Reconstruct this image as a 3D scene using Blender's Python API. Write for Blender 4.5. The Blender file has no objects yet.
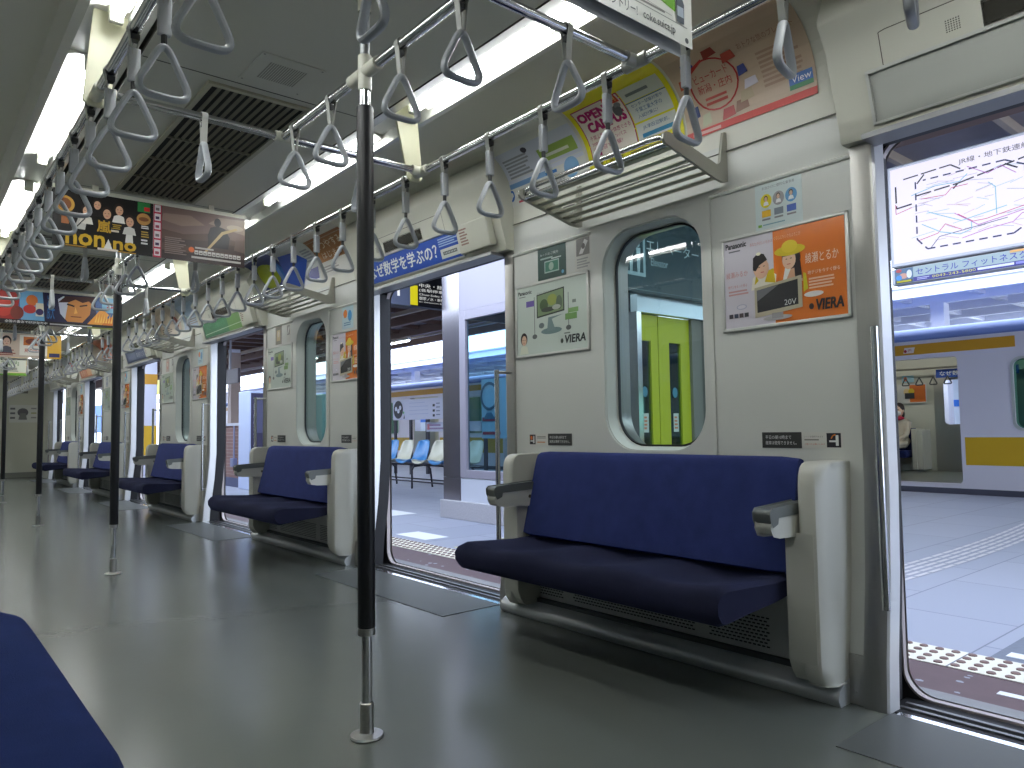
import bpy, math, random
from mathutils import Vector
from mathutils.geometry import tessellate_polygon
random.seed(7)
SC = bpy.context.scene
COL = SC.collection
PI = math.pi
# ------------------------------------------------------------------ materials
def lin(c):
    return tuple(((v/255)/12.92 if v/255 <= .04045 else ((v/255+.055)/1.055)**2.4) for v in c)
MATS = {}
def mat(name, rgb, rough=.5, metal=0., spec=.5, noise=0., nscale=8., bump=0., bscale=60., emit=None, estr=0., coat=0., aniso=None, sheen=0.):
    if name in MATS: return MATS[name]
    m = bpy.data.materials.new(name); m.use_nodes = True
    nt = m.node_tree; b = nt.nodes['Principled BSDF']
    c = lin(rgb)
    b.inputs['Base Color'].default_value = (*c, 1)
    b.inputs['Roughness'].default_value = rough
    b.inputs['Metallic'].default_value = metal
    b.inputs['Specular IOR Level'].default_value = spec
    if coat: b.inputs['Coat Weight'].default_value = coat
    if sheen:
        b.inputs['Sheen Weight'].default_value = sheen; b.inputs['Sheen Tint'].default_value = (*lin((120, 130, 200)), 1); b.inputs['Sheen Roughness'].default_value = .4
    if emit:
        b.inputs['Emission Color'].default_value = (*lin(emit), 1)
        b.inputs['Emission Strength'].default_value = estr
    if noise or bump:
        tc = nt.nodes.new('ShaderNodeTexCoord')
        if noise:
            n = nt.nodes.new('ShaderNodeTexNoise'); n.inputs['Scale'].default_value = nscale; n.inputs['Detail'].default_value = 4
            r = nt.nodes.new('ShaderNodeMapRange'); r.inputs['To Min'].default_value = 1-noise; r.inputs['To Max'].default_value = 1+noise
            mx = nt.nodes.new('ShaderNodeVectorMath'); mx.operation = 'SCALE'
            mx.inputs[0].default_value = c
            if aniso:
                mp = nt.nodes.new('ShaderNodeMapping'); mp.inputs['Scale'].default_value = aniso
                nt.links.new(tc.outputs['Object'], mp.inputs[0]); nt.links.new(mp.outputs[0], n.inputs['Vector'])
            else: nt.links.new(tc.outputs['Object'], n.inputs['Vector'])
            nt.links.new(n.outputs['Fac'], r.inputs['Value']); nt.links.new(r.outputs[0], mx.inputs['Scale'])
            nt.links.new(mx.outputs[0], b.inputs['Base Color'])
        if bump:
            n2 = nt.nodes.new('ShaderNodeTexNoise'); n2.inputs['Scale'].default_value = bscale; n2.inputs['Detail'].default_value = 3
            bp = nt.nodes.new('ShaderNodeBump'); bp.inputs['Strength'].default_value = bump; bp.inputs['Distance'].default_value = .01
            nt.links.new(tc.outputs['Object'], n2.inputs['Vector'])
            nt.links.new(n2.outputs['Fac'], bp.inputs['Height']); nt.links.new(bp.outputs[0], b.inputs['Normal'])
    MATS[name] = m
    return m
def glass(name, tint, refl=.12):
    if name in MATS: return MATS[name]
    m = bpy.data.materials.new(name); m.use_nodes = True
    nt = m.node_tree; nt.nodes.clear()
    o = nt.nodes.new('ShaderNodeOutputMaterial'); t = nt.nodes.new('ShaderNodeBsdfTransparent'); g = nt.nodes.new('ShaderNodeBsdfGlossy')
    mx = nt.nodes.new('ShaderNodeMixShader'); fr = nt.nodes.new('ShaderNodeFresnel'); fr.inputs['IOR'].default_value = 1.5
    ge = nt.nodes.new('ShaderNodeNewGeometry'); mr = nt.nodes.new('ShaderNodeMapRange'); mr.inputs['To Min'].default_value = 1.5; mr.inputs['To Max'].default_value = 1/1.5
    nt.links.new(ge.outputs['Backfacing'], mr.inputs['Value']); nt.links.new(mr.outputs[0], fr.inputs['IOR'])
    t.inputs[0].default_value = (*lin(tint), 1); g.inputs['Roughness'].default_value = .02; g.inputs[0].default_value = (1, 1, 1, 1)
    nt.links.new(fr.outputs[0], mx.inputs[0]); nt.links.new(t.outputs[0], mx.inputs[1]); nt.links.new(g.outputs[0], mx.inputs[2])
    nt.links.new(mx.outputs[0], o.inputs[0]); MATS[name] = m
    return m
def brickmat(name, c1, c2, mortar, sx, rough=.7, bw=.5, rh=.25, ms=.02, rot=None):
    if name in MATS: return MATS[name]
    m = bpy.data.materials.new(name); m.use_nodes = True
    nt = m.node_tree; b = nt.nodes['Principled BSDF']; b.inputs['Roughness'].default_value = rough
    tc = nt.nodes.new('ShaderNodeTexCoord'); mp = nt.nodes.new('ShaderNodeMapping'); br = nt.nodes.new('ShaderNodeTexBrick')
    if rot: mp.inputs['Rotation'].default_value = rot
    br.inputs['Color1'].default_value = (*lin(c1), 1); br.inputs['Color2'].default_value = (*lin(c2), 1); br.inputs['Mortar'].default_value = (*lin(mortar), 1)
    br.inputs['Scale'].default_value = sx; br.inputs['Brick Width'].default_value = bw; br.inputs['Row Height'].default_value = rh; br.inputs['Mortar Size'].default_value = ms
    br.offset = 0.5
    nt.links.new(tc.outputs['Object'], mp.inputs[0]); nt.links.new(mp.outputs[0], br.inputs['Vector']); nt.links.new(br.outputs['Color'], b.inputs['Base Color'])
    MATS[name] = m
    return m
wallM = mat('cream_wall_panel', (204, 205, 198), .42, noise=.02, nscale=3, bump=.02, bscale=160)
headM = mat('cream_header_cover', (204, 203, 188), .45, noise=.02, nscale=4)
ceilM = mat('ceiling_panel', (214, 213, 200), .55, noise=.02, nscale=3, bump=.03, bscale=220)
seamM = mat('dark_seam', (70, 70, 62), .7)
blackM = mat('black_rubber', (14, 14, 18), .55)
steelM = mat('brushed_steel', (176, 174, 168), .32, 1., noise=.06, nscale=5, aniso=(40, 40, 1))
brightM = mat('polished_steel', (205, 205, 205), .14, 1.)
dullM = mat('dull_steel', (150, 152, 152), .42, 1., noise=.08, nscale=6)
alumM = mat('aluminium_trim', (206, 206, 200), .35, .6)
floorM = mat('grey_vinyl_floor', (99, 103, 98), .22, spec=.5, noise=.06, nscale=2.2, bump=.02, bscale=30)
plateM = mat('floor_door_plate', (88, 91, 90), .42, spec=.3, noise=.05, nscale=6)
blueM = mat('blue_seat_moquette', (38, 48, 98), .9, sheen=.5, spec=.15, noise=.35, nscale=14, bump=.35, bscale=420)
navyM = mat('dark_navy_moquette', (34, 36, 56), .92, sheen=.25, spec=.12, noise=.2, nscale=12, bump=.25, bscale=420)
seatM = mat('grey_plastic_panel', (196, 195, 184), .38, noise=.015, nscale=4)
capM = mat('dark_grey_plastic', (98, 102, 98), .4)
ventM = mat('grey_vent_panel', (186, 188, 185), .45, noise=.03)
slotM = mat('vent_slot', (22, 22, 24), .8)
strapM = mat('grey_strap_band', (172, 172, 164), .5)
sleeveM = mat('grey_strap_sleeve', (176, 178, 180), .4)
handleM = mat('grey_strap_handle', (176, 179, 182), .3, spec=.5)
poleBlackM = mat('black_pole_grip', (14, 14, 17), .42, bump=.15, bscale=300)
jointM = mat('cream_joint', (205, 203, 186), .4)
skinM = mat('outer_body_steel', (150, 150, 156), .4, .9)
returnM = mat('lit_jamb_return', (222, 222, 222), .3, .35)  # near-white paints in the outside light this strip reflects
rimM = mat('door_rim_mauve', (176, 166, 164), .4, .3)
railM = mat('grey_kick_rail', (186, 189, 190), .34, .3, noise=.05, nscale=6)
rackM = mat('rack_plate', (172, 171, 160), .4, .3)
whiteM = mat('white_tray', (240, 240, 232), .35)
tubeM = mat('fluorescent_tube', (255, 255, 250), .4, emit=(248, 252, 255), estr=29.)
WINT = glass('tinted_window_glass', (184, 202, 190))
CLEAR = glass('clear_glass', (235, 240, 240))
PC = {}
def pm(rgb, gloss=.35):
    k = 'print_%02x%02x%02x' % tuple(rgb)
    return mat(k, rgb, gloss, spec=.35)
def em(rgb, s):
    return mat('lit_%02x%02x%02x_%g' % (*rgb, s), tuple(int(v*.45) for v in rgb), .4, emit=rgb, estr=s)
# ------------------------------------------------------------------ geometry builder
class G:
    def __init__(self): self.v = []; self.f = []; self.m = []
    def add(self, vs, fs, m=0):
        b = len(self.v); self.v += [tuple(p) for p in vs]
        for f in fs: self.f.append([b+i for i in f]); self.m.append(m)
        return self
    def box(self, x0, x1, y0, y1, z0, z1, m=0):
        vs = [(x, y, z) for x in (x0, x1) for y in (y0, y1) for z in (z0, z1)]
        return self.add(vs, [(0, 1, 3, 2), (4, 6, 7, 5), (0, 4, 5, 1), (2, 3, 7, 6), (0, 2, 6, 4), (1, 5, 7, 3)], m)
    def prism(self, pts, axis, a, b, m=0):
        n = len(pts)
        def P(p, t): return {'x': (t, p[0], p[1]), 'y': (p[0], t, p[1]), 'z': (p[0], p[1], t)}[axis]
        vs = [P(p, a) for p in pts]+[P(p, b) for p in pts]
        fs = [tuple(range(n)), tuple(range(2*n-1, n-1, -1))]+[(i, (i+1) % n, n+(i+1) % n, n+i) for i in range(n)]
        return self.add(vs, fs, m)
    def sheet(self, pts, axis, a, b, m=0, closed=False):
        n = len(pts)
        def P(p, t): return {'x': (t, p[0], p[1]), 'y': (p[0], t, p[1]), 'z': (p[0], p[1], t)}[axis]
        vs = [P(p, a) for p in pts]+[P(p, b) for p in pts]
        return self.add(vs, [(i, (i+1) % n, n+(i+1) % n, n+i) for i in range(n if closed else n-1)], m)
    def tube(self, path, r, n=10, m=0, closed=False, ry=None, ref=None, caps=True):
        ry = ry or r; P = [Vector(p) for p in path]; N = len(P); vs = []
        up = Vector(ref) if ref else None
        for i, p in enumerate(P):
            if closed: t = P[(i+1) % N]-P[i-1]
            else: t = P[min(i+1, N-1)]-P[max(i-1, 0)]
            t.normalize()
            if up is None: up = Vector((0, 0, 1)) if abs(t.z) < .9 else Vector((1, 0, 0))
            a = (up-t*up.dot(t)).normalized()
            if not ref: up = a
            b = t.cross(a)
            for k in range(n):
                q = 2*PI*k/n; vs.append(p+a*(r*math.cos(q))+b*(ry*math.sin(q)))
        fs = []
        for i in range(N if closed else N-1):
            j = (i+1) % N
            for k in range(n): fs.append((i*n+k, i*n+(k+1) % n, j*n+(k+1) % n, j*n+k))
        if not closed and caps: fs += [tuple(range(n)), tuple(range((N-1)*n, N*n))]
        return self.add(vs, fs, m)
    def lathe(self, prof, cx, cy, n=20, m=0):
        vs = [(cx+r*math.cos(2*PI*k/n), cy+r*math.sin(2*PI*k/n), z) for r, z in prof for k in range(n)]
        fs = [(i*n+k, i*n+(k+1) % n, (i+1)*n+(k+1) % n, (i+1)*n+k) for i in range(len(prof)-1) for k in range(n)]
        return self.add(vs, fs, m)
    def cyl(self, c, axis, r, a, b, n=14, m=0):
        i = 'xyz'.index(axis); p, q = list(c), list(c); p[i] = a; q[i] = b
        return self.tube([p, q], r, n, m)
    def ball(self, c, rx, ry, rz, nu=12, nv=8, m=0):
        vs = []; 
        for j in range(nv+1):
            a = PI*j/nv
            for i in range(nu):
                b = 2*PI*i/nu; vs.append((c[0]+rx*math.sin(a)*math.cos(b), c[1]+ry*math.sin(a)*math.sin(b), c[2]+rz*math.cos(a)))
        return self.add(vs, [(j*nu+i, j*nu+(i+1) % nu, (j+1)*nu+(i+1) % nu, (j+1)*nu+i) for j in range(nv) for i in range(nu)], m)
    def holed(self, outer, holes, fn, m=0):
        polys = [[Vector((u, v, 0)) for u, v in outer]]+[[Vector((u, v, 0)) for u, v in h] for h in holes]
        flat = [p for q in polys for p in q]
        return self.add([fn(p.x, p.y) for p in flat], tessellate_polygon(polys), m)
    def band(self, l1, l2, m=0):
        n = len(l1); return self.add(list(l1)+list(l2), [(i, (i+1) % n, n+(i+1) % n, n+i) for i in range(n)], m)
    def build(self, name, mats, parent=None, org=None, bevel=0, angle=38, flat=False):
        if not isinstance(mats, (list, tuple)): mats = [mats]
        o0 = Vector(wloc(parent)) if parent else Vector(org or (0, 0, 0))
        me = bpy.data.meshes.new(name)
        me.from_pydata([tuple(Vector(p)-o0) for p in self.v], [], self.f); 
        for m in mats: me.materials.append(m)
        me.polygons.foreach_set('material_index', self.m)
        if not flat:
            me.polygons.foreach_set('use_smooth', [True]*len(me.polygons)); me.set_sharp_from_angle(angle=math.radians(angle))
        me.update()
        o = bpy.data.objects.new(name, me); COL.objects.link(o)
        if parent: o.parent = parent
        else: o.location = o0
        if bevel:
            b = o.modifiers.new('edge', 'BEVEL'); b.width = bevel; b.segments = 2; b.limit_method = 'ANGLE'; b.angle_limit = math.radians(40)
        return o
def wloc(o):
    l = Vector((0, 0, 0))
    while o: l += o.location; o = o.parent
    return l
def tag(o, label=None, cat=None, group=None, kind=None):
    if label: o['label'] = label
    if cat: o['category'] = cat
    if group: o['group'] = group
    if kind: o['kind'] = kind
    return o
def thing(name, loc, label=None, cat=None, group=None, kind=None):
    o = bpy.data.objects.new(name, None); COL.objects.link(o); o.location = loc; o.empty_display_size = .05
    return tag(o, label, cat, group, kind)
def copy_tree(o, parent=None):
    c = o.copy(); COL.objects.link(c)
    if parent: c.parent = parent
    for ch in list(o.children): copy_tree(ch, c)
    return c
ONES = ['zeroth', 'first', 'second', 'third', 'fourth', 'fifth', 'sixth', 'seventh', 'eighth', 'ninth', 'tenth', 'eleventh', 'twelfth', 'thirteenth', 'fourteenth', 'fifteenth', 'sixteenth', 'seventeenth', 'eighteenth', 'nineteenth']
TENS = {2: ('twentieth', 'twenty'), 3: ('thirtieth', 'thirty'), 4: ('fortieth', 'forty'), 5: ('fiftieth', 'fifty'), 6: ('sixtieth', 'sixty'), 7: ('seventieth', 'seventy')}
def nth(n):
    if n < 20: return ONES[n]
    t, u = divmod(n, 10)
    return TENS[t][0] if u == 0 else TENS[t][1]+'-'+ONES[u]
def rrect(u0, u1, v0, v1, r, n=7):
    pts = []
    for cx, cy, a0 in ((u1-r, v1-r, 0), (u0+r, v1-r, 90), (u0+r, v0+r, 180), (u1-r, v0+r, 270)):
        for i in range(n+1):
            a = math.radians(a0+90*i/n); pts.append((cx+r*math.cos(a), cy+r*math.sin(a)))
    return pts
# ------------------------------------------------------------------ printed sheets
TXC = {}
def text_mesh(s):
    if s in TXC: return TXC[s]
    c = bpy.data.curves.new('lettering', 'FONT'); c.body = s; c.resolution_u = 2
    o = bpy.data.objects.new('lettering', c); COL.objects.link(o)
    bpy.context.view_layer.update()
    me = bpy.data.meshes.new_from_object(o.evaluated_get(bpy.context.evaluated_depsgraph_get()))
    vs = [(v.co.x, v.co.y) for v in me.vertices]; fs = [tuple(p.vertices) for p in me.polygons]
    bpy.data.objects.remove(o); bpy.data.curves.remove(c); bpy.data.meshes.remove(me)
    x0 = min(p[0] for p in vs); x1 = max(p[0] for p in vs); y0 = min(p[1] for p in vs); y1 = max(p[1] for p in vs)
    TXC[s] = ([((x-x0)/max(x1-x0, 1e-6), (y-y0)/max(y1-y0, 1e-6)) for x, y in vs], fs)
    return TXC[s]
class Print:
    """a printed sheet: local u right, v up, h out of the surface; fn maps them to the world"""
    def __init__(self, fn, step=.0006): self.fn = fn; self.g = G(); self.mats = []; self.step = step; self.n = 0
    def mi(self, col):
        m = col if isinstance(col, bpy.types.Material) else pm(col)
        if m not in self.mats: self.mats.append(m)
        return self.mats.index(m)
    def H(self, lay):
        self.n += 1; return lay*self.step+self.n*4e-6
    def poly(self, pts, col, lay=1):
        h = self.H(lay)
        self.g.add([self.fn(u, v, h) for u, v in pts], [tuple(range(len(pts)))], self.mi(col)); return self
    def rect(self, u0, v0, u1, v1, col, lay=1, n=1):
        for i in range(n):
            a, b = v0+(v1-v0)*i/n, v0+(v1-v0)*(i+1)/n
            self.poly([(u0, a), (u1, a), (u1, b), (u0, b)], col, lay)
        return self
    def sheet(self, u0, v0, u1, v1, col, t=.0012, n=1):
        for i in range(n):
            a, b = v0+(v1-v0)*i/n, v0+(v1-v0)*(i+1)/n
            vs = [self.fn(u, v, h) for u in (u0, u1) for v in (a, b) for h in (-t, 0)]
            fs = [(1, 3, 7, 5), (0, 4, 6, 2), (0, 2, 3, 1), (4, 5, 7, 6)]
            if i == 0: fs.append((0, 1, 5, 4))
            if i == n-1: fs.append((2, 6, 7, 3))
            self.g.add(vs, fs, self.mi(col))
        return self
    def ell(self, u, v, ru, rv, col, lay=1, n=18, a0=0, a1=360):
        pts = [(u+ru*math.cos(math.radians(a0+(a1-a0)*i/n)), v+rv*math.sin(math.radians(a0+(a1-a0)*i/n))) for i in range(n if a1-a0 == 360 else n+1)]
        return self.poly(pts, col, lay)
    def ring(self, u, v, r0, r1, col, lay=1, n=24, sy=1.):
        h = self.H(lay); vs = []
        for i in range(n):
            a = 2*PI*i/n
            for r in (r0, r1): vs.append(self.fn(u+r*math.cos(a), v+r*sy*math.sin(a), h))
        self.g.add(vs, [(2*i, 2*i+1, (2*i+3) % (2*n), (2*i+2) % (2*n)) for i in range(n)], self.mi(col)); return self
    def line(self, pts, w, col, lay=1):
        for (a, b), (c, d) in zip(pts, pts[1:]):
            L = math.hypot(c-a, d-b) or 1; nx, ny = -(d-b)/L*w/2, (c-a)/L*w/2
            self.poly([(a+nx, b+ny), (a-nx, b-ny), (c-nx, d-ny), (c+nx, d+ny)], col, lay)
        return self
    def text(self, s, u0, v0, u1, v1, col, lay=2, slant=0., bold=0.):
        vs, fs = text_mesh(s)
        for du, dv in ((0, 0), (bold, 0), (0, bold), (bold, bold)) if bold else ((0, 0),):
            h = self.H(lay); self.g.add([self.fn(u0+du+(u1-u0-bold)*x+slant*y, v0+dv+(v1-v0-bold)*y, h) for x, y in vs], fs, self.mi(col))
        return self
    def blocks(self, u0, v0, u1, v1, rows, col, lay=1, fill=.55, ragged=.35):
        dv = (v1-v0)/rows
        for i in range(rows):
            e = u1-(u1-u0)*random.random()*ragged
            self.rect(u0, v1-dv*(i+1)+dv*(1-fill)/2, e, v1-dv*i-dv*(1-fill)/2, col, lay)
        return self
    def face(self, u, v, s, skin, hair, dress, lay=2, hat=None):
        self.poly([(u-1.1*s, v-2.4*s), (u+1.1*s, v-2.4*s), (u+.8*s, v-1.2*s), (u, v-.9*s), (u-.8*s, v-1.2*s)], dress, lay)
        self.ell(u, v+.15*s, .86*s, 1.08*s, hair, lay+1); self.ell(u+.05*s, v-.12*s, .62*s, .86*s, skin, lay+2)
        self.rect(u-.35*s, v-.05*s, u-.12*s, v+.04*s, (60, 40, 40), lay+3); self.rect(u+.18*s, v-.05*s, u+.42*s, v+.04*s, (60, 40, 40), lay+3)
        self.rect(u-.12*s, v-.52*s, u+.22*s, v-.43*s, (180, 80, 80), lay+3)
        if hat: self.ell(u, v+.55*s, 1.7*s, .5*s, hat, lay+4); self.ell(u, v+.9*s, .8*s, .6*s, hat, lay+4)
        return self
    def build(self, name, parent=None, org=None): return self.g.build(name, self.mats, parent, org, flat=True)
def on_wall(X, Y, Z): return lambda u, v, h: (X-h, Y-u, Z+v)       # seen looking along +X
def on_face(X, Y, Z): return lambda u, v, h: (X+u, Y-h, Z+v)       # seen looking along +Y
# ------------------------------------------------------------------ main dimensions
XC, W, D = 1.083, 2.45, 3.3727
Y0, Y1 = -1.65, 19.2
YF, YN = 1.0675, -.374                                             # far and near edge of the first doorway
HZ = 1.84
XR, XL, ZR = 1.70, 2*XC-1.70, 2.01
def mir(x): return 2*XC-x
PROF = [(0, 2.385), (.15, 2.395), (.4, 2.43), (.7, 2.45), (3, 2.45)]
def wx(z):
    for (a, xa), (b, xb) in zip(PROF, PROF[1:]):
        if z <= b: return xa+(xb-xa)*(z-a)/(b-a)
    return 2.45
NB = 5
BAYS = [(YF+D*k, YN+D*(k+1)) for k in range(NB)]
SEGS = [(Y0, YN)]+BAYS+[(YF+D*NB, Y1)]
WIN = (1.755, 2.285, .80, 1.77)                                    # y, y, z, z of the first window
# ------------------------------------------------------------------ floor, walls, ceiling
tag(G().box(mir(2.40), 2.40, Y0, Y1, -.05, 0).build('floor', floorM), kind='structure')
def wall_mesh(side):
    X = (lambda x: x) if side == 'right' else mir
    g = G()
    for i, (a, b) in enumerate(SEGS):
        zs = [0, .08, .16, .25, .33, .42, .5, .6, .7, .76]
        g.sheet([(X(wx(z)), z) for z in zs], 'y', a, b)
        dy = D*(i-1); win = 1 <= i <= NB
        outer = [(a, .76), (b, .76), (b, 1.957), (a, 1.957)]
        hole = [(y+dy, z) for y, z in rrect(*WIN, .165, 9)]
        g.holed(outer, [hole] if win else [], lambda u, v: (X(W), u, v))
        ea, eb = (a if i == 0 else a+.06), (b if i == len(SEGS)-1 else b-.06)
        outer2 = [(ea, -.25), (eb, -.25), (eb, 2.75), (ea, 2.75)]
        g.holed(outer2, [hole] if win else [], lambda u, v: (X(2.61), u, v), 2)
        if win:
            pa, pb, z0, z1 = 1.705+dy, 2.36+dy, .775, 1.795
            h2 = [(y+dy, z) for y, z in rrect(WIN[0]-.004, WIN[1]+.004, WIN[2]-.004, WIN[3]+.004, .168, 9)]
            g.holed([(pa, z0), (pb, z0), (pb, z1), (pa, z1)], [h2], lambda u, v: (X(2.442), u, v))
            q = [(pa, z0), (pb, z0), (pb, z1), (pa, z1)]
            g.band([(X(2.442), y, z) for y, z in q], [(X(W), y, z) for y, z in q])
            g.band([(X(2.442), y, z) for y, z in h2], [(X(2.452), y, z) for y, z in h2])
            # recess between the luggage rack and the panels: thin shelf line
            for y0_, y1_ in ((a+.075, pa), (pb, b-.075)): g.sheet([(X(W), 1.794), (X(2.440), 1.796), (X(2.437), 1.803), (X(W), 1.812)], 'y', y0_, y1_, 3)
            g.box(min(X(2.442), X(W)), max(X(2.442), X(W)), a+.075, b-.075, 1.962, 1.9645, 4)
    for k in range(NB+1):
        a, b = YN+D*k, YF+D*k
        g.add([(X(W), a, HZ), (X(W), b, HZ), (X(W), b, 1.957), (X(W), a, 1.957)], [(0, 1, 2, 3)])
        g.add([(X(2.61), a-.07, 1.9), (X(2.61), b+.07, 1.9), (X(2.61), b+.07, 2.75), (X(2.61), a-.07, 2.75)], [(0, 1, 2, 3)], 2)
        g.add([(X(2.61), a-.07, -.25), (X(2.61), b+.07, -.25), (X(2.61), b+.07, -.03), (X(2.61), a-.07, -.03)], [(0, 1, 2, 3)], 2)
    return tag(g.build('wall_'+side, [wallM, seamM, skinM, mat('panel_ledge_highlight', (236, 236, 228), .3, .2), mat('panel_seam', (120, 120, 112), .6)]), kind='structure')  # ledge strip near-white: its edge highlight is painted in
wall_mesh('right'); wall_mesh('left')
g = G().box(mir(2.62), 2.62, Y0-.06, Y0, -.05, 2.75); tag(g.build('wall_near', wallM), kind='structure')
# far end wall with the gangway doorway
g = G()
g.holed([(mir(2.46), 0), (2.46, 0), (2.46, 2.45), (mir(2.46), 2.45)], [[(.72, .02), (.72, 1.86), (1.45, 1.86), (1.45, .02)]], lambda u, v: (u, Y1, v))
g.box(mir(2.62), 2.62, Y1+.1, Y1+.13, -.05, 2.75)
g.box(1.47, 2.45, Y1-.012, Y1, 0, .11, 1); g.box(mir(2.45), .70, Y1-.012, Y1, 0, .11, 1)
tag(g.build('wall_end', [mat('end_wall_panel', (202, 201, 182), .45, noise=.02), mat('grey_skirting', (128, 128, 120), .5)]), kind='structure')
g = G().box(.72, 1.45, Y1+.03, Y1+.06, .0, 1.86); g.box(.66, .72, Y1-.02, Y1+.06, 0, 1.9, 1); g.box(1.45, 1.51, Y1-.02, Y1+.06, 0, 1.9, 1); g.box(.66, 1.51, Y1-.02, Y1+.06, 1.86, 1.92, 1)
gd = tag(g.build('door_7', [dullM, steelM]), kind='structure')
COVE = [(W, 1.955), (W, 2.03), (2.4475, 2.10), (2.440, 2.145), (2.425, 2.19), (2.405, 2.226), (2.38, 2.256), (2.352, 2.282), (2.32, 2.305), (2.285, 2.322), (2.25, 2.332), (2.20, 2.337)]
TX = 1.655
half = COVE+[(1.80, 2.318), (1.772, 2.262), (1.742, 2.258), (1.738, 2.312), (1.607, 2.312), (1.604, 2.262), (1.556, 2.256), (1.553, 2.30), (1.543, 2.30), (1.540, 2.25)]
full = half+[(mir(x), z) for x, z in reversed(half)]
g = G()
for (p, q) in zip(full, full[1:]):
    mid = (abs(p[0]-XC)+abs(q[0]-XC))/2
    m = 1 if .457 < mid < .4725 and max(p[1], q[1]) > 2.29 else (2 if .518 < mid < .657 and max(p[1], q[1]) > 2.30 else (3 if .652 < mid < .715 or .472 < mid < .523 else 0))
    g.sheet([p, q], 'y', Y0, Y1, m)
for k in range(-1, 6):
    for yy in (2.80+D*k, 1.12+D*k): g.box(mir(1.535), 1.535, yy, yy+.006, 2.2494, 2.252, 1)
    for s in (1, -1):
        for yy in (2.9+D*k,):
            xs = sorted((XC+s*(1.84-XC), XC+s*(2.16-XC))); g.box(xs[0], xs[1], yy, yy+.005, 2.3345, 2.3385, 1)
tag(g.build('ceiling', [ceilM, seamM, whiteM, alumM], angle=30), kind='structure')
tag(G().box(mir(2.62), 2.62, Y0, Y1+.1, 2.70, 2.76).build('ceiling_roof_shell', dullM), kind='structure')
# lower steel skirting between the seat units and the doorways
g = G()
for i, (a, b) in enumerate(BAYS):
    for y0_, y1_ in ((a+.075, a+.125), (b-.125, b-.075)):
        g.sheet([(wx(0)-.006, .002), (wx(.08)-.006, .08), (wx(.155)-.006, .155), (wx(.155), .157)], 'y', y0_, y1_)
        for z in (.04, .135): g.cyl((wx(z)-.006, (y0_+y1_)/2, z), 'x', .004, wx(z)-.009, wx(z)-.004, 8)
tag(g.build('baseboard_right', steelM), kind='structure')
# windows of the right-hand and left-hand wall
def window(k, side, n):
    X = (lambda x: x) if side == 'right' else mir
    dy = D*k
    r = tag(thing('window_%d' % n, (X(2.48), 2.02+dy, 1.28)), kind='structure')
    L0 = [(X(W), y+dy, z) for y, z in rrect(*WIN, .165, 9)]
    L1 = [(X(2.505), y+dy, z) for y, z in rrect(WIN[0]+.018, WIN[1]-.018, WIN[2]+.014, WIN[3]-.014, .152, 9)]
    L2 = [(X(2.50), y+dy, z) for y, z in rrect(WIN[0]+.026, WIN[1]-.026, WIN[2]+.022, WIN[3]-.022, .144, 9)]
    L3 = [(X(2.61), y+dy, z) for y, z in rrect(*WIN, .165, 9)]
    L4 = [(X(2.515), y+dy, z) for y, z in rrect(WIN[0]+.026, WIN[1]-.026, WIN[2]+.022, WIN[3]-.022, .144, 9)]
    G().band(L0, L1).build('window_frame', wallM, r)
    G().band(L1, L2).band(L2, L4).build('window_gasket', blackM, r)
    G().band(L4, L3).build('window_outer_frame', steelM, r)
    G().add(L4, [tuple(range(len(L4)))]).build('window_pane', WINT, r)
for k in range(NB): window(k, 'right', k+1)
for k in range(NB): window(k, 'left', k+6)
# ------------------------------------------------------------------ doorways
HP = [(2.455, 1.83), (2.405, 1.83), (2.397, 1.838), (2.394, 1.86), (2.318, 2.12), (2.30, 2.15), (2.27, 2.19), (2.268, 2.21), (2.31, 2.30), (2.36, 2.33), (2.455, 2.33)]
HD = Vector((2.318-2.394, 2.12-1.86)).normalized()
def on_header(Y, Z): # tilted face of the header
    t0 = (Z-1.86)/HD.y
    def fn(u, v, h):
        t = t0+v/HD.y
        return (2.394+HD.x*t-h*HD.y, Y-u, 1.86+HD.y*t+h*HD.x)
    return fn
def strip(g, cross, zs, m=0, X=lambda x: x):
    n = len(cross)
    vs = [(X(wx(z)+dx), y, z) for z in zs for dx, y in cross]
    g.add(vs, [(i*n+j, i*n+j+1, (i+1)*n+j+1, (i+1)*n+j) for i in range(len(zs)-1) for j in range(n-1)], m)
ZS = [0, .08, .16, .25, .33, .42, .5, .6, .7, .9, 1.2, 1.5, HZ]
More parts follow.
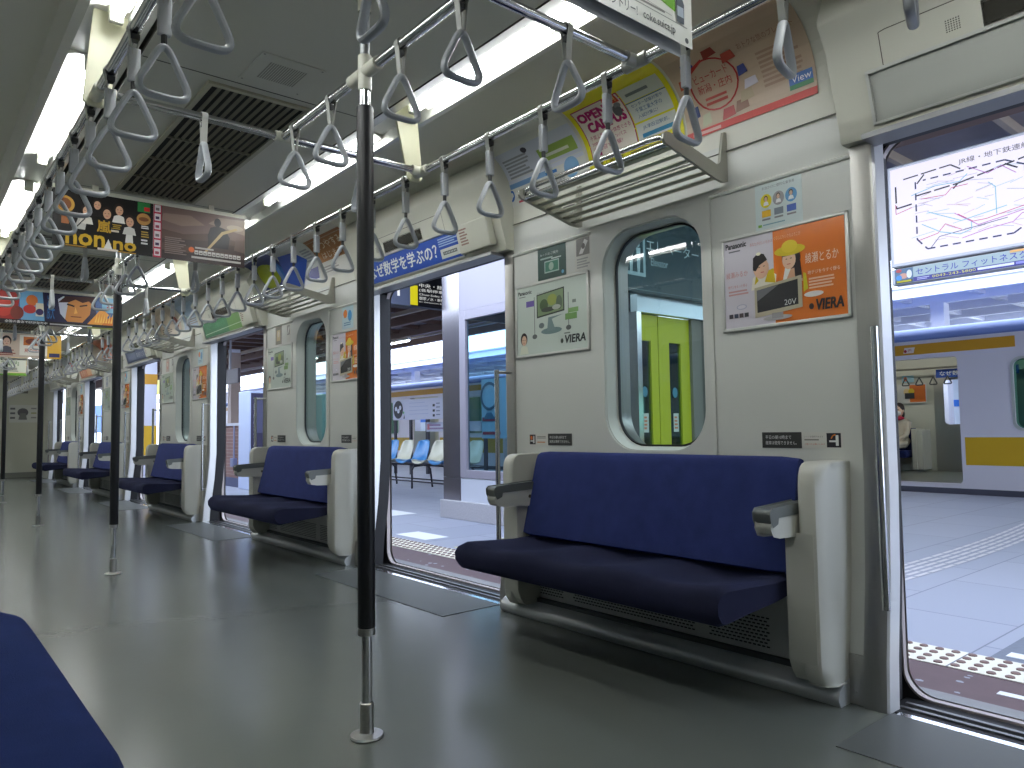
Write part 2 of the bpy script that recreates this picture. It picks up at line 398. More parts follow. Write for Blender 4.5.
def doorway(k, n, side='right'):
    X = (lambda x: x) if side == 'right' else mir
    dy = D*k
    r = tag(thing('door_%d' % n, (X(2.5), .347+dy, 0)), kind='structure')
    yf, yn = YF+dy, YN+dy
    for s, e in ((1, yf), (-1, yn)):
        g = G()
        strip(g, [(.002, e+s*.078), (-.009, e+s*.074), (-.010, e+s*.012), (-.006, e+s*.004)], ZS, 0, X)
        g.build('jamb_plate', steelM, r)
        g = G(); strip(g, [(-.006, e+s*.004), (.0, e-s*.003), (.06, e-s*.006), (.068, e+s*.006)], ZS, 0, X)
        g.build('jamb_strip', returnM, r)
        g = G(); strip(g, [(.068, e+s*.006), (.072, e+s*.028), (.16, e+s*.028)], ZS, 0, X)
        g.build('door_pocket_gap', blackM, r)
    loop = rrect(yn-.034, yf+.034, .004, 1.868, .085)
    g = G()
    g.holed([(yn-.1, -.06), (yf+.1, -.06), (yf+.1, 1.95), (yn-.1, 1.95)], [loop], lambda u, v: (X(2.585), u, v), 1)
    g.band([(X(2.582), a, b) for a, b in loop], [(X(2.606), a, b) for a, b in loop])
    g.band([(X(2.582), a, b) for a, b in loop], [(X(2.582), a, b) for a, b in rrect(yn-.040, yf+.040, -.004, 1.876, .09)])
    g.holed([(yn-.1, -.06), (yf+.1, -.06), (yf+.1, 1.95), (yn-.1, 1.95)], [loop], lambda u, v: (X(2.62), u, v))
    g.build('outer_frame', [rimM, blackM], r)
    b = lambda a, c: sorted((X(a), X(c)))
    g = G()
    g.box(*b(2.388, 2.62), yn-.03, yf+.03, -.05, -.004, 1); g.box(*b(2.388, 2.416), yn+.02, yf-.02, -.004, .003, 3)
    g.box(*b(2.412, 2.45), yn, yf, -.006, .001, 1); g.box(*b(2.455, 2.47), yn, yf, -.006, .006, 2); g.box(*b(2.50, 2.515), yn, yf, -.006, .006, 2)
    g.build('threshold', [brightM, blackM, dullM, mat('sky_bright_sill', (226, 228, 232), .16, .9)], r)  # sill strip polished and near-white to carry the sky's reflection
    g = G().box(*b(2.035, 2.389), yn+.005, yf-.005, 0, .0025); g.build('floor_plate', plateM, r)
    G().prism([(X(x), z) for x, z in HP], 'y', yn-.078, yf+.082).build('header_cover', headM, r)
    g = G().box(*b(2.36, 2.455), yn+.003, yf-.003, 1.812, 1.829); g.build('header_lip', mat('grey_lip', (150, 150, 150), .4, .3), r)
    g = G().box(*b(2.46, 2.585), yn-.03, yf+.03, 1.85, 1.90); g.build('header_gap', blackM, r)
    if side == 'left':   # the left-hand doors stay shut
        for a0, a1 in ((yn-.03, .346+dy), (.348+dy, yf+.03)):
            w = rrect(a0+.12, a1-.12, .75, 1.65, .07)
            lf = G(); lf.holed([(a0, 0), (a1, 0), (a1, 1.86), (a0, 1.86)], [w], lambda u, v: (X(2.53), u, v))
            lf.holed([(a0, 0), (a1, 0), (a1, 1.86), (a0, 1.86)], [w], lambda u, v: (X(2.56), u, v)); lf.band([(X(2.53), *p) for p in w], [(X(2.56), *p) for p in w])
            lf = lf.build('door_leaf', steelM, r)
            G().add([(X(2.545), *p) for p in w], [tuple(range(len(w)))]).build('door_window', WINT, lf)
    return r
for k in range(NB+1):
    r = doorway(k, k+1)
    dy = D*k
    # what sits on the header: advert frame, hatch, display, cover box
    fn = on_header(1.035+dy, 1.862); p = Print(fn)
    for u0, v0, u1, v1 in ((0, -.004, 1.14, .004), (0, .148, 1.14, .158), (0, 0, .010, .155), (1.130, 0, 1.14, .155)):
        vs = [fn(u, v, h) for u in (u0, u1) for v in (v0, v1) for h in (0, .010)]
        p.g.add(vs, [(0, 1, 3, 2), (4, 6, 7, 5), (0, 4, 5, 1), (2, 3, 7, 6), (0, 2, 6, 4), (1, 5, 7, 3)], p.mi(alumM))
    p.rect(.01, .004, 1.13, .148, mat('frame_backing', (176, 178, 170), .4))
    p.build('advert_frame', r)
    p = Print(on_header(.98+dy, 2.012)); q = [(0, .105), (0, .01), (.006, .003), (.28, .003)]
    p.line(q, .003, (95, 92, 82)); p.line([(0, .105), (.02, .108), (.95, .108), (.95, .003), (.28, .003)], .003, (95, 92, 82))
    for i in range(6):
        for j in range(6): p.rect(.185+i*.007, .03+j*.006, .189+i*.007, .0335+j*.006, (90, 88, 78))
    p.build('hatch_seam', r)
    p = Print(on_header(.70+dy, 2.022)); p.sheet(0, 0, .44, .068, (58, 56, 46)); p.rect(.006, .006, .434, .062, mat('unlit_display', (44, 42, 34), .15)); p.build('led_display', r)
    fn = on_header(-.115+dy, 1.868)
    g = G(); vs = [fn(u, v, h) for u in (0, .275) for v in (0, .15) for h in (0, .045)]
    g.add(vs, [(0, 1, 3, 2), (4, 6, 7, 5), (0, 4, 5, 1), (2, 3, 7, 6), (0, 2, 6, 4), (1, 5, 7, 3)])
    cb = g.build('emergency_cover', headM, r, bevel=.008)
    p = Print(lambda u, v, h, fn=fn: fn(u, v, .045+h)); p.blocks(.03, .04, .10, .13, 6, (150, 120, 110), ragged=.5); p.build('cover_notice', cb)
for k in range(NB+1): doorway(k, k+8, 'left')
# upright grab bars at each doorway
def grab_bar(y, s, label):
    r = thing('grab_bar', (2.37, y, .32), label, 'grab bar', 'upright grab bars at the doorways')
    g = G().cyl((2.37, y, 0), 'z', .0125, .32, 1.205, 12); g.build('bar', brightM, r)
    for z in (.335, 1.19):
        G().tube([(2.37, y, z), (2.40, y+s*.012, z), (wx(z)-.006, y+s*.03, z)], .008, 8).build('bracket', steelM, r)
    return r
for k in range(NB+1):
    grab_bar(1.056+D*k, 1, 'upright steel grab bar on the far post of the %s doorway from the camera' % nth(k+1))
    if k > 0: grab_bar(-.392+D*k, -1, 'upright steel grab bar on the near post of the %s doorway from the camera' % nth(k+1))
# ------------------------------------------------------------------ seats
SY = 2.0
def make_seat(label):
    r = thing('bench_seat', (2.2, SY, 0), label, 'seat', 'three-place bench seats along the door-side wall')
    # cushion: a closed section swept along the car, dished at each of the three places
    prof = [(1.925, .290), (1.893, .300), (1.876, .330), (1.874, .368), (1.890, .395), (1.93, .408), (2.02, .404), (2.12, .398), (2.20, .394), (2.275, .396), (2.335, .404), (2.36, .39), (2.35, .345), (2.20, .318), (2.05, .305)]
    N = 46; y0, y1 = 1.330, 2.680; vs = []; n = len(prof)
    for i in range(N+1):
        t = i/N; y = y0+(y1-y0)*t
        e = min(t, 1-t)*(y1-y0); q = min(1, e/.03); sc = .80+.20*math.sqrt(max(0, 1-(1-q)**2))
        dip = .5-.5*math.cos(2*PI*3*t)
        for (x, z) in prof:
            zz = .352+(z-.352)*sc; xx = 2.1+(x-2.1)*(.985+.015*q)
            if z > .39: zz -= .026*dip*(1 if 1.95 < x < 2.3 else .4)
            if x < 1.9: xx += .006*(1-dip)
            vs.append((xx, y, zz))
    fs = [(i*n+j, i*n+(j+1) % n, (i+1)*n+(j+1) % n, (i+1)*n+j) for i in range(N) for j in range(n)]+[tuple(range(n)), tuple(range(N*n, N*n+n))]
    g = G().add(vs, fs); tag(g.build('seat_cushion', navyM, r, angle=60), 'dark navy fold-up seat cushion')
    # backrest, slightly wider at the foot
    prof = [(2.262, .412), (2.285, .50), (2.312, .60), (2.337, .70), (2.350, .752), (2.362, .776), (2.385, .788), (2.41, .782), (2.42, .76), (2.40, .60), (2.36, .41), (2.30, .395)]
    n = len(prof); N = 20; vs = []
    for i in range(N+1):
        t = i/N; e = min(t, 1-t)*1.37; q = min(1, e/.025); k = math.sqrt(max(0, 1-(1-q)**2))
        for x, z in prof:
            w = .668+.016*(.79-z)/.38
            vs.append((2.40+(x-2.40)*(.86+.14*k), SY+(t*2-1)*w, z-.006*(1-k)*(1 if z > .7 else 0)))
    fs = [(i*n+j, i*n+(j+1) % n, (i+1)*n+(j+1) % n, (i+1)*n+j) for i in range(N) for j in range(n)]+[tuple(range(n)), tuple(range(N*n, N*n+n))]
    tag(G().add(vs, fs).build('backrest', blueM, r, angle=60), 'blue moquette backrest')
    # end panels with chamfered front edge, rounded top and a deeper lower half
    for s in (-1, 1):
        a, b, m = SY+s*.810, SY+s*.728, SY+s*.795
        g = G()
        sec = [(2.252, a-s*.0), (2.244, a-s*.014), (2.244, b+s*.012), (2.255, b), (2.446, b), (2.446, a)]
        sec = [(2.285, a), (2.250, a-s*.020), (2.246, a-s*.03), (2.246, b+s*.010), (2.256, b), (2.452, b), (2.452, a)]
        zt = [(.068, .030), (.10, .006), (.14, 0), (.70, 0), (.735, .004), (.757, .014), (.770, .030), (.776, .052)]
        vs = [(min(x+dx*(2.46-x)/.21*1.0, 2.452), y, z) for z, dx in zt for x, y in sec]; n = len(sec)
        g.add(vs, [(i*n+j, i*n+(j+1) % n, (i+1)*n+(j+1) % n, (i+1)*n+j) for i in range(len(zt)-1) for j in range(n)]+[tuple(range(n)), tuple(range((len(zt)-1)*n, len(zt)*n))])
        ep = g.build('end_panel', seatM, r, bevel=.004)
        g = G().prism([(2.2452, .14), (2.2452, .548), (2.45, .555), (2.45, .06), (2.285, .072), (2.262, .10)], 'y', SY+s*.781, SY+s*.684)
        g.build('panel_step', seatM, ep)
        y0, y1 = sorted((SY+s*.722, SY+s*.665))
        ar = G().prism([(2.112, .612), (2.105, .575), (2.118, .553), (2.15, .546), (2.395, .536), (2.395, .615), (2.15, .606), (2.125, .606)], 'y', y0, y1).build('armrest', seatM, r, bevel=.006)
        G().prism([(2.100, .600), (2.098, .622), (2.108, .632), (2.395, .645), (2.395, .618), (2.14, .610), (2.135, .590), (2.112, .582)], 'y', y0-.003, y1+.003).build('armrest_cap', capM, ar, bevel=.005)
        G().cyl((2.31, y0 if s > 0 else y1, .578), 'y', .009, (y0-.002 if s > 0 else y1-.002), (y0+.003 if s > 0 else y1+.002), 12).build('armrest_bolt', mat('dark_bolt', (90, 80, 60), .3, .9), ar)
    # perforated panel under the seat
    g = G().box(2.384, 2.39, SY-.69, SY+.69, .06, .37)
    for (ya, yb) in ((1.47, 1.73), (1.79, 2.46), (2.525, 2.76)):
        rows = 9
        for i in range(rows):
            z = .112+i*.0125; y = ya+(.009 if i % 2 else 0)
            while y < yb-.012: g.add([(2.3834, y, z), (2.3834, y+.013, z), (2.3834, y+.013, z+.0055), (2.3834, y, z+.0055)], [(0, 1, 2, 3)], 1); y += .0185
    g.build('vent_panel', [ventM, slotM], r, flat=True)
    g = G().box(2.362, 2.386, SY-.725, SY+.725, .055, .092); g.build('kick_recess', mat('dark_recess', (52, 56, 58), .6), r)
    g = G().prism([(2.322, 0), (2.308, .022), (2.308, .036), (2.318, .050), (2.352, .072), (2.40, .082), (2.40, 0)], 'y', SY-.812, SY+.905)
    for y in (1.29, 1.5, 2.0, 2.5, 2.72): g.cyl((2.345, y, .062), 'z', .005, .055, .072, 8, 0)
    g.build('kick_rail', railM, r)
    return r
SEATPOS = ['in front of the near window, nearest to the camera', 'second from the camera, beyond the second doorway', 'third from the camera, beyond the third doorway', 'fourth from the camera, partly behind the second pole', 'farthest one, near the end wall']
seat = make_seat('blue bench seat '+SEATPOS[0])
for k in range(1, NB):
    c = copy_tree(seat); c.location.y += D*k; c['label'] = 'blue bench seat '+SEATPOS[k]
# the seat across the aisle: only its front edge reaches the picture
ls = thing('bench_seat', (mir(2.2), SY-.10, 0), 'blue seat corner at lower left, across the aisle from the other benches', 'seat')
N = 30; y0, y1 = 1.13, 2.63; vs = []
prof = [(.0, .30), (.22, .302), (.258, .315), (.284, .345), (.290, .375), (.272, .404), (.235, .418), (.10, .410), (-.05, .400), (-.17, .402), (-.19, .36), (-.15, .31)]
n = len(prof)
for i in range(N+1):
    t = .5-.5*math.cos(PI*i/N); y = y0+(y1-y0)*t; e = min(t, 1-t)*(y1-y0); q = min(1, e/.24); k = math.sqrt(max(0, 1-(1-q)**2)); kk = math.sqrt(max(0, 1-(1-min(1, e/.05))**2))
    for x, z in prof: vs.append((x if x < 0 else x-.15*(1-k)*(x/.26), y, .36+(z-.36)*(.55+.45*kk)))
fs = [(i*n+j, i*n+(j+1) % n, (i+1)*n+(j+1) % n, (i+1)*n+j) for i in range(N) for j in range(n)]+[tuple(range(n)), tuple(range(N*n, N*n+n))]
G().add(vs, fs).build('seat_cushion', mat('royal_blue_moquette', (28, 44, 96), .9, spec=.15, noise=.3, nscale=7, bump=.25, bscale=420), ls, angle=60)
prof = [(-.10, .415), (-.165, .70), (-.19, .775), (-.22, .785), (-.245, .76), (-.20, .41)]
G().prism(prof, 'y', 1.20, 2.50).build('backrest', blueM, ls, bevel=.012)
for s in (-1, 1):
    a, b = sorted((1.9+s*.72, 1.9+s*.80)); G().box(mir(2.452), mir(2.25), a, b, .07, .775).build('end_panel', seatM, ls, bevel=.014)
G().prism([(mir(2.335), 0), (mir(2.322), .03), (mir(2.362), .062), (mir(2.40), .068), (mir(2.40), 0)], 'y', 1.1, 2.75).build('kick_rail', dullM, ls)
G().box(mir(2.39), mir(2.384), 1.21, 2.59, .06, .37).build('vent_panel', ventM, ls)
# ------------------------------------------------------------------ poles
def make_pole(label):
    r = thing('grab_pole', (XC, 2.0, 0), label, 'pole', 'grab poles along the middle of the aisle')
    g = G().lathe([(0, .0), (.049, .0), (.051, .004), (.048, .009), (.022, .013), (.020, .016)], XC, 2.0, 28); g.build('floor_flange', steelM, r)
    G().lathe([(.0205, .012), (.0205, .098), (.0165, .101)], XC, 2.0, 20).build('base_sleeve', steelM, r)
    G().lathe([(.0155, .10), (.0155, .298)], XC, 2.0, 20).build('pole_tube', brightM, r)
    G().lathe([(.015, .295), (.0262, .296), (.0262, .316), (.022, .318)], XC, 2.0, 20).build('grip_ring', steelM, r)
    G().lathe([(.0248, .317), (.0260, .322), (.0260, 1.895), (.0248, 1.90), (.012, 1.90)], XC, 2.0, 24).build('black_grip', poleBlackM, r)
    G().lathe([(.0165, 1.90), (.0165, 1.955)], XC, 2.0, 20).build('pole_tube', brightM, r)
    g = G().lathe([(.018, 1.952), (.0215, 1.953), (.0215, 2.062), (.018, 2.064)], XC, 2.0, 20)
    for s in (-1, 1): g.cyl((XC, 2, ZR), 'y', .0205, 2+s*.012, 2+s*.085, 16); g.cyl((XC-.021, 2+s*.05, ZR), 'x', .004, XC-.022, XC-.018, 8)
    g.build('joint', jointM, r)
    G().lathe([(.0155, 2.06), (.0155, 2.21)], XC, 2.0, 20).build('pole_tube', dullM, r)
    G().lathe([(.02, 2.205), (.021, 2.21), (.021, 2.248), (.034, 2.249), (.034, 2.25)], XC, 2.0, 20).build('ceiling_collar', jointM, r)
    return r
pl = make_pole('black-sleeved steel grab pole nearest to the camera')
for k in range(1, 4):
    c = copy_tree(pl); c.location.y += D*k; c['label'] = 'black-sleeved steel grab pole, %s from the camera' % nth(k+1)
# ------------------------------------------------------------------ overhead rails
def long_rail(x, label, s):
    r = thing('overhead_rail', (x, 8.7, ZR), label, 'hand rail')
    G().cyl((x, 0, ZR), 'y', .0155, Y0+.02, Y1-.02, 14).build('rail', brightM, r)
    for k in range(-1, 6):
        for yc in (2.638+D*k, 1.432+D*k):
            if not (Y0+.1 < yc < Y1-.1): continue
            g = G().cyl((x, yc, ZR), 'y', .0205, yc-.045, yc+.045, 16); g.cyl((x, yc, ZR), 'x', .0195, x, x-s*.05, 16)
            for e in (-.03, .03): g.cyl((x, yc+e, ZR+.02), 'z', .0045, ZR+.018, ZR+.024, 8)
            g.build('joint', mat('grey_joint', (168, 168, 160), .35, .4) if abs(yc-1.432-D*k) < .01 else jointM, r)
        yc = 2.638+D*k
        if Y0+.1 < yc < Y1-.1:
            xt = x-s*.05
            g = G(); t = .008
            for yy in (0,):
                q = [(xt-.056, 2.315), (xt+.056, 2.315), (x+.034, ZR-.012), (x+.02, ZR-.026), (x-.02, ZR-.026), (x-.034, ZR-.012)]
                g.prism(q, 'y', yc+.052, yc+.064)
            g.build('hanger_plate', mat('cream_bracket', (206, 204, 176), .45), r, bevel=.003)
    return r
long_rail(XR, 'long overhead steel rail above the door-side seats', 1)
long_rail(XL, 'long overhead steel rail at upper left, across the aisle', -1)
for k in range(0, 4):
    for j, yc in enumerate((1.432+D*k, 2.638+D*k)):
        o = G().cyl((0, yc, ZR), 'x', .0145, XL+.048, XR-.048, 14).build('cross_bar', brightM, org=(XC, yc, ZR))
        tag(o, 'overhead steel bar crossing the aisle just %s the %s pole from the camera' % (('in front of', 'beyond')[j], nth(k+1)), 'cross bar', 'bars crossing the aisle')
    r = thing('middle_rail', (XC, 2.03+D*k, ZR), 'short overhead rail along the aisle through the top of the %s pole from the camera' % nth(k+1), 'hand rail', 'short rails over the middle of the aisle')
    for a, b in ((1.448, 1.914), (2.086, 2.622)): G().cyl((XC, 0, ZR), 'y', .0155, a+D*k, b+D*k, 14).build('rail', brightM, r)
    for yc in (1.432, 2.638): G().tube([(XC-.03, yc+D*k, ZR), (XC+.03, yc+D*k, ZR)], .019, 14).build('joint', jointM, r)
# ------------------------------------------------------------------ hanging straps
def tri_path(w, h, r, z0, n=6):
    # rounded triangle, apex up, in the x-z plane
    P = [Vector((0, z0)), Vector((w/2, z0-h)), Vector((-w/2, z0-h))]; out = []
    rr = [r*.62, r, r]
    for i in range(3):
        p, a, b = P[i], P[i-1], P[(i+1) % 3]
        d1, d2 = (a-p).normalized(), (b-p).normalized(); ang = d1.angle(d2); d = rr[i]/math.tan(ang/2)
        s, e = p+d1*d, p+d2*d
        for k in range(n+1):
            t = k/n; q = (1-t)**2*s+2*t*(1-t)*p+t*t*e; out.append((q.x, 0, q.y))
    return out
def make_strap(kind):
    r = thing('hanging_strap', (0, 0, 0))
    def loop(zb, w):
        g = G(); R = .0168; pts = []
        for i in range(13):
            a = math.radians(-40+260*i/12); pts.append((R*math.cos(a), R*math.sin(a)))
        pts = [(.004, zb)]+[(.011, -.025)]+pts+[(-.011, -.025), (-.004, zb)]
        for a, b in zip(pts, pts[1:]):
            n = Vector((b[1]-a[1], a[0]-b[0])).normalized()*.0022
            g.add([(a[0], y, a[1]) for y in (-w, w)]+[(b[0], y, b[1]) for y in (-w, w)]+[(a[0]+n.x, y, a[1]+n.y) for y in (-w, w)]+[(b[0]+n.x, y, b[1]+n.y) for y in (-w, w)],
                  [(0, 1, 3, 2), (4, 6, 7, 5), (0, 2, 6, 4), (1, 5, 7, 3)])
        return g
    if kind == 'long':
        g = loop(-.075, .010); g.build('strap_band', strapM, r)
        G().box(-.0115, .0115, -.012, .012, -.034, -.018).build('buckle', mat('dark_buckle', (52, 52, 50), .5), r)
        G().box(-.0155, .0155, -.0085, .0085, -.150, -.056).build('strap_sleeve', sleeveM, r, bevel=.003)
        G().tube([(0, 0, -.148), (0, 0, -.178)], .0075, 8).build('neck', mat('dark_buckle', (52, 52, 50), .5), r)
        zt, w, h = -.162, .140, .140
    else:
        g = loop(-.088, .010); g.build('strap_band', strapM, r)
        G().box(-.006, .006, -.009, .009, -.034, -.019).build('buckle', mat('dark_buckle', (52, 52, 50), .5), r)
        zt, w, h = -.078, .140, .140
    G().tube(tri_path(w, h, .030, zt), .0120, 10, closed=True, ry=.0086, ref=(0, 1, 0)).build('handle', handleM, r)
    return r
protoL, protoS = make_strap('long'), make_strap('short')
def place(proto, x, y, rz, label, group, used=[]):
    if proto in used: c = copy_tree(proto)
    else: c = proto; used.append(proto)
    c.location = (x, y, ZR); c.rotation_euler = (0, 0, rz); tag(c, label, 'hanging strap', group); return c
SL = []; y = .645; i = 1
while y < 18.9:
    if min(abs(y-(2.638+D*k)) for k in range(-1, 6)) > .068 and min(abs(y-(1.432+D*k)) for k in range(-1, 6)) > .068:
        pc = place(protoS if i < 3 else protoL, XR, y, 0, 'grey triangular strap on the door-side overhead rail, %s from the camera' % nth(i), 'straps on the door-side rail'); SL.append(pc); i += 1
    y += .3035
y = 1.555; i = 1
while y < 5.6:
    if min(abs(y-(2.638+D*k)) for k in range(-1, 6)) > .068 and min(abs(y-(1.432+D*k)) for k in range(-1, 6)) > .068:
        place(protoL, XL, y, 0, 'grey triangular strap on the upper-left overhead rail, %s from the camera' % nth(i), 'straps on the upper-left rail'); i += 1
    y += .3035
for k in range(4):
    for i, yy in enumerate((1.488, 1.785, 2.234, 2.528)):
        place(protoS, XC, yy+D*k, 0, 'grey strap hanging %s on the middle rail at the %s pole' % (('nearest', 'second', 'third', 'farthest')[i], nth(k+1)), 'straps on the middle rails')
    for j, yc in enumerate((1.432, 2.638)):
        for i, xx in enumerate((.795, 1.405)):
                    place(protoS, xx, yc+D*k, PI/2, 'grey strap on the cross bar %s the %s pole, %s half' % (('before', 'beyond')[j], nth(k+1), ('left', 'right')[i]), 'straps on the cross bars')
for pc, a in zip(SL, (.30, .20, .05, -.04)):          # the nearest handles hang slightly twisted
    for ch in pc.children:
        if ch.name.startswith(('handle', 'neck', 'strap_sleeve')): ch.rotation_euler.z = a
# ------------------------------------------------------------------ luggage racks
def make_rack(label):
    r = thing('luggage_rack', (2.26, 2.025, 1.86), label, 'luggage rack', 'luggage racks above the benches')
    E = [(2.080, 1.950), (2.064, 1.940), (2.062, 1.922), (2.075, 1.910), (2.375, 1.842), (2.42, 1.838), (2.449, 1.845), (2.449, 2.035), (2.432, 2.035), (2.405, 1.91), (2.385, 1.896), (2.10, 1.951)]
    for a, b in ((1.622, 1.634), (2.416, 2.428)): G().prism(E, 'y', a, b).build('end_plate', rackM, r, bevel=.002)
    G().add([(2.449, 1.634, 1.85), (2.449, 2.416, 1.85), (2.449, 2.416, 1.99), (2.449, 1.634, 1.99)], [(0, 1, 2, 3)]).build('back_plate', wallM, r)
    g = G()
    for i in range(6):
        x = 2.115+i*.052; z = 1.914-(x-2.115)*.225
        g.box(x, x+.030, 1.634, 2.416, z-.006, z)
    g.build('slats', mat('rack_slat', (178, 177, 162), .35, .5), r)
    g = G()
    g.tube([(2.100, 1.628, 1.93), (2.078, 1.655, 1.938), (2.072, 1.70, 1.940), (2.072, 2.35, 1.940), (2.078, 2.395, 1.938), (2.10, 2.422, 1.93)], .0105, 10)
    g.tube([(2.10, 1.63, 1.915), (2.088, 1.66, 1.912), (2.084, 1.71, 1.910), (2.084, 2.34, 1.910), (2.088, 2.39, 1.912), (2.10, 2.42, 1.915)], .010, 10)
    g.build('front_rail', brightM, r)
    return r
rk = make_rack('slatted steel luggage rack above the nearest window')
for k in range(1, NB):
    c = copy_tree(rk); c.location.y += D*k; c['label'] = 'slatted steel luggage rack above the %s window from the camera' % nth(k+1)
# ------------------------------------------------------------------ ceiling lights and grilles
def make_light(x, yc, label):
    r = thing('ceiling_light', (x, yc, 2.27), label, 'ceiling light', 'bare fluorescent tubes in the ceiling troughs')
    e = 1 if x > XC else -1
    g = G().cyl((x, yc, 2.268), 'y', .0165, yc-.598, yc+.598, 14); g.build('tube', tubeM, r)
    G().prism([(x-e*.040, 2.310), (x-e*.040, 2.300), (x, 2.303), (x+e*.05, 2.301), (x+e*.078, 2.290), (x+e*.078, 2.310)], 'y', yc-.62, yc+.62).build('reflector', whiteM, r)
    for s in (-1, 1):
        G().box(x-.022, x+.022, yc+s*.612-.013, yc+s*.612+.013, 2.248, 2.31).build('socket', mat('socket_white', (215, 215, 200), .4), r, bevel=.006)
    return r
for s, x in ((1, TX), (-1, mir(TX))):
    i = 1; lp = None
    for k in range(-1, 6):
        for yb in (2.015, 3.655):
            yc = yb+D*k
            if yc > 18.5 or yc < -1: continue
            lab = 'bare fluorescent tube in the %s ceiling trough, %s from the camera' % ('door-side' if s > 0 else 'upper-left', nth(i)); i += 1
            if lp is None: lp = make_light(x, yc, lab)
            else:
                c = copy_tree(lp); c.location = (x, yc, 2.27); c['label'] = lab
def make_grille(label):
    r = thing('ceiling_grille', (XC, 3.655, 2.25), label, 'air grille', 'dark slatted air grilles in the ceiling')
    a, b, y0, y1, z = XC-.19, XC+.19, 2.865, 4.445, 2.2495
    G().add([(a, y0, z), (b, y0, z), (b, y1, z), (a, y1, z)], [(0, 1, 2, 3)]).build('duct', mat('dark_duct', (24, 23, 20), .8), r)
    g = G()
    for u0, u1, v0, v1 in ((a-.02, a, y0-.02, y1+.02), (b, b+.02, y0-.02, y1+.02), (a, b, y0-.02, y0), (a, b, y1, y1+.02)): g.box(u0, u1, v0, v1, 2.238, 2.25)
    g.build('grille_frame', mat('grille_frame', (176, 174, 150), .45), r)
    g = G()
    for i in range(1, 12):
        x = a+(b-a)*i/12; g.add([(x-.004, y0, 2.2485), (x-.004, y1, 2.2485), (x+.006, y1, 2.238), (x+.006, y0, 2.238)], [(0, 1, 2, 3)])
    for i in range(1, 5): y = y0+(y1-y0)*i/5; g.box(a, b, y-.006, y+.006, 2.239, 2.247)
    g.build('slats', mat('grille_slat', (120, 118, 100), .5), r)
    return r
gr = make_grille('dark slatted air grille in the ceiling beyond the first pole')
for k in range(1, 4):
    c = copy_tree(gr); c.location.y += D*k; c['label'] = 'dark slatted air grille in the ceiling beyond the %s pole' % nth(k+1)
r = thing('ceiling_speaker', (1.075, 2.63, 2.25), 'flat square speaker plate in the ceiling beside the first pole', 'speaker')
G().box(.955, 1.195, 2.505, 2.755, 2.2455, 2.2498).build('plate', ceilM, r, bevel=.001)
g = G()
for i in range(16): g.box(1.005+i*.009, 1.0095+i*.009, 2.56, 2.70, 2.2448, 2.2456)
for x, y in ((.965, 2.515), (1.185, 2.515), (.965, 2.745), (1.185, 2.745)): g.cyl((x, y, 0), 'z', .004, 2.2445, 2.246, 8)
g.build('mesh_slots', mat('speaker_mesh', (160, 159, 145), .6), r)
# ------------------------------------------------------------------ sheets hanging from the ceiling
def holder(k, label):
    y = 4.45+D*k
    r = thing('poster_clip', (XC, y, 2.22), label, 'poster holder', 'clip rails for the hanging posters')
    G().box(.575, 1.595, y-.008, y+.016, 2.196, 2.222).build('clip_rail', jointM, r, bevel=.003)
    g = G()
    for x in (.78, 1.39): g.box(x-.015, x+.015, y-.002, y+.010, 2.222, 2.25)
    g.build('hanger', jointM, r)
def hang(k, u0, u1, name, label, base, drop=0., back=0., grp='posters hanging over the aisle'):
    y = 4.45+D*k-.0095+back
    p = Print(on_face(u0, y, 1.895-drop), .0008); p.w = u1-u0; p.h = .303+drop
    p.sheet(0, 0, p.w, p.h, base); p.info = (name, label, (XC if False else (u0+u1)/2, y, 2.0), grp); return p
def done(p):
    o = p.build(p.info[0], org=p.info[2]); return tag(o, p.info[1], 'poster', p.info[3])
# nearest: drink and travel-card advert, lower edge in the frame
holder(-1, 'cream clip rail of the hanging poster nearest to the camera')
p = hang(-1, .56, 1.480, 'hanging_poster', 'white hanging poster with green band and web address at top edge', (236, 236, 226), .069)
p.poly([(.40, .155), (.855, .072), (.855, .118), (.40, .205)], (108, 168, 40)); p.text('もエントリー!', .585, .012, .714, .038, (70, 74, 72)); p.text('coke.suica.jp', .735, .010, .852, .036, (52, 56, 56))
p.line([(.3, .052), (.90, .046)], .002, (150, 150, 140)); p.line([(.3, .090), (.84, .058)], .0016, (170, 170, 160)); p.blocks(.60, .052, .83, .062, 1, (140, 140, 132), ragged=.1)
p.poly([(.858, .050), (.886, .050), (.888, .10), (.880, .115), (.880, .14), (.864, .14), (.864, .115), (.856, .10)], (90, 96, 104), 3); p.rect(.860, .065, .884, .09, (180, 190, 200), 4); p.rect(.862, .118, .882, .142, (60, 90, 170), 4)
p.rect(.735, .105, .79, .118, (226, 232, 214), 3); p.ell(.897, .014, .007, .007, (90, 90, 90)); done(p)
p = hang(-1, .55, 1.462, 'hanging_poster', 'pale grey backing sheet just behind the white web-address poster', (200, 202, 204), .086, .022); p.rect(.02, .02, .88, .3, (204, 206, 208)); done(p)
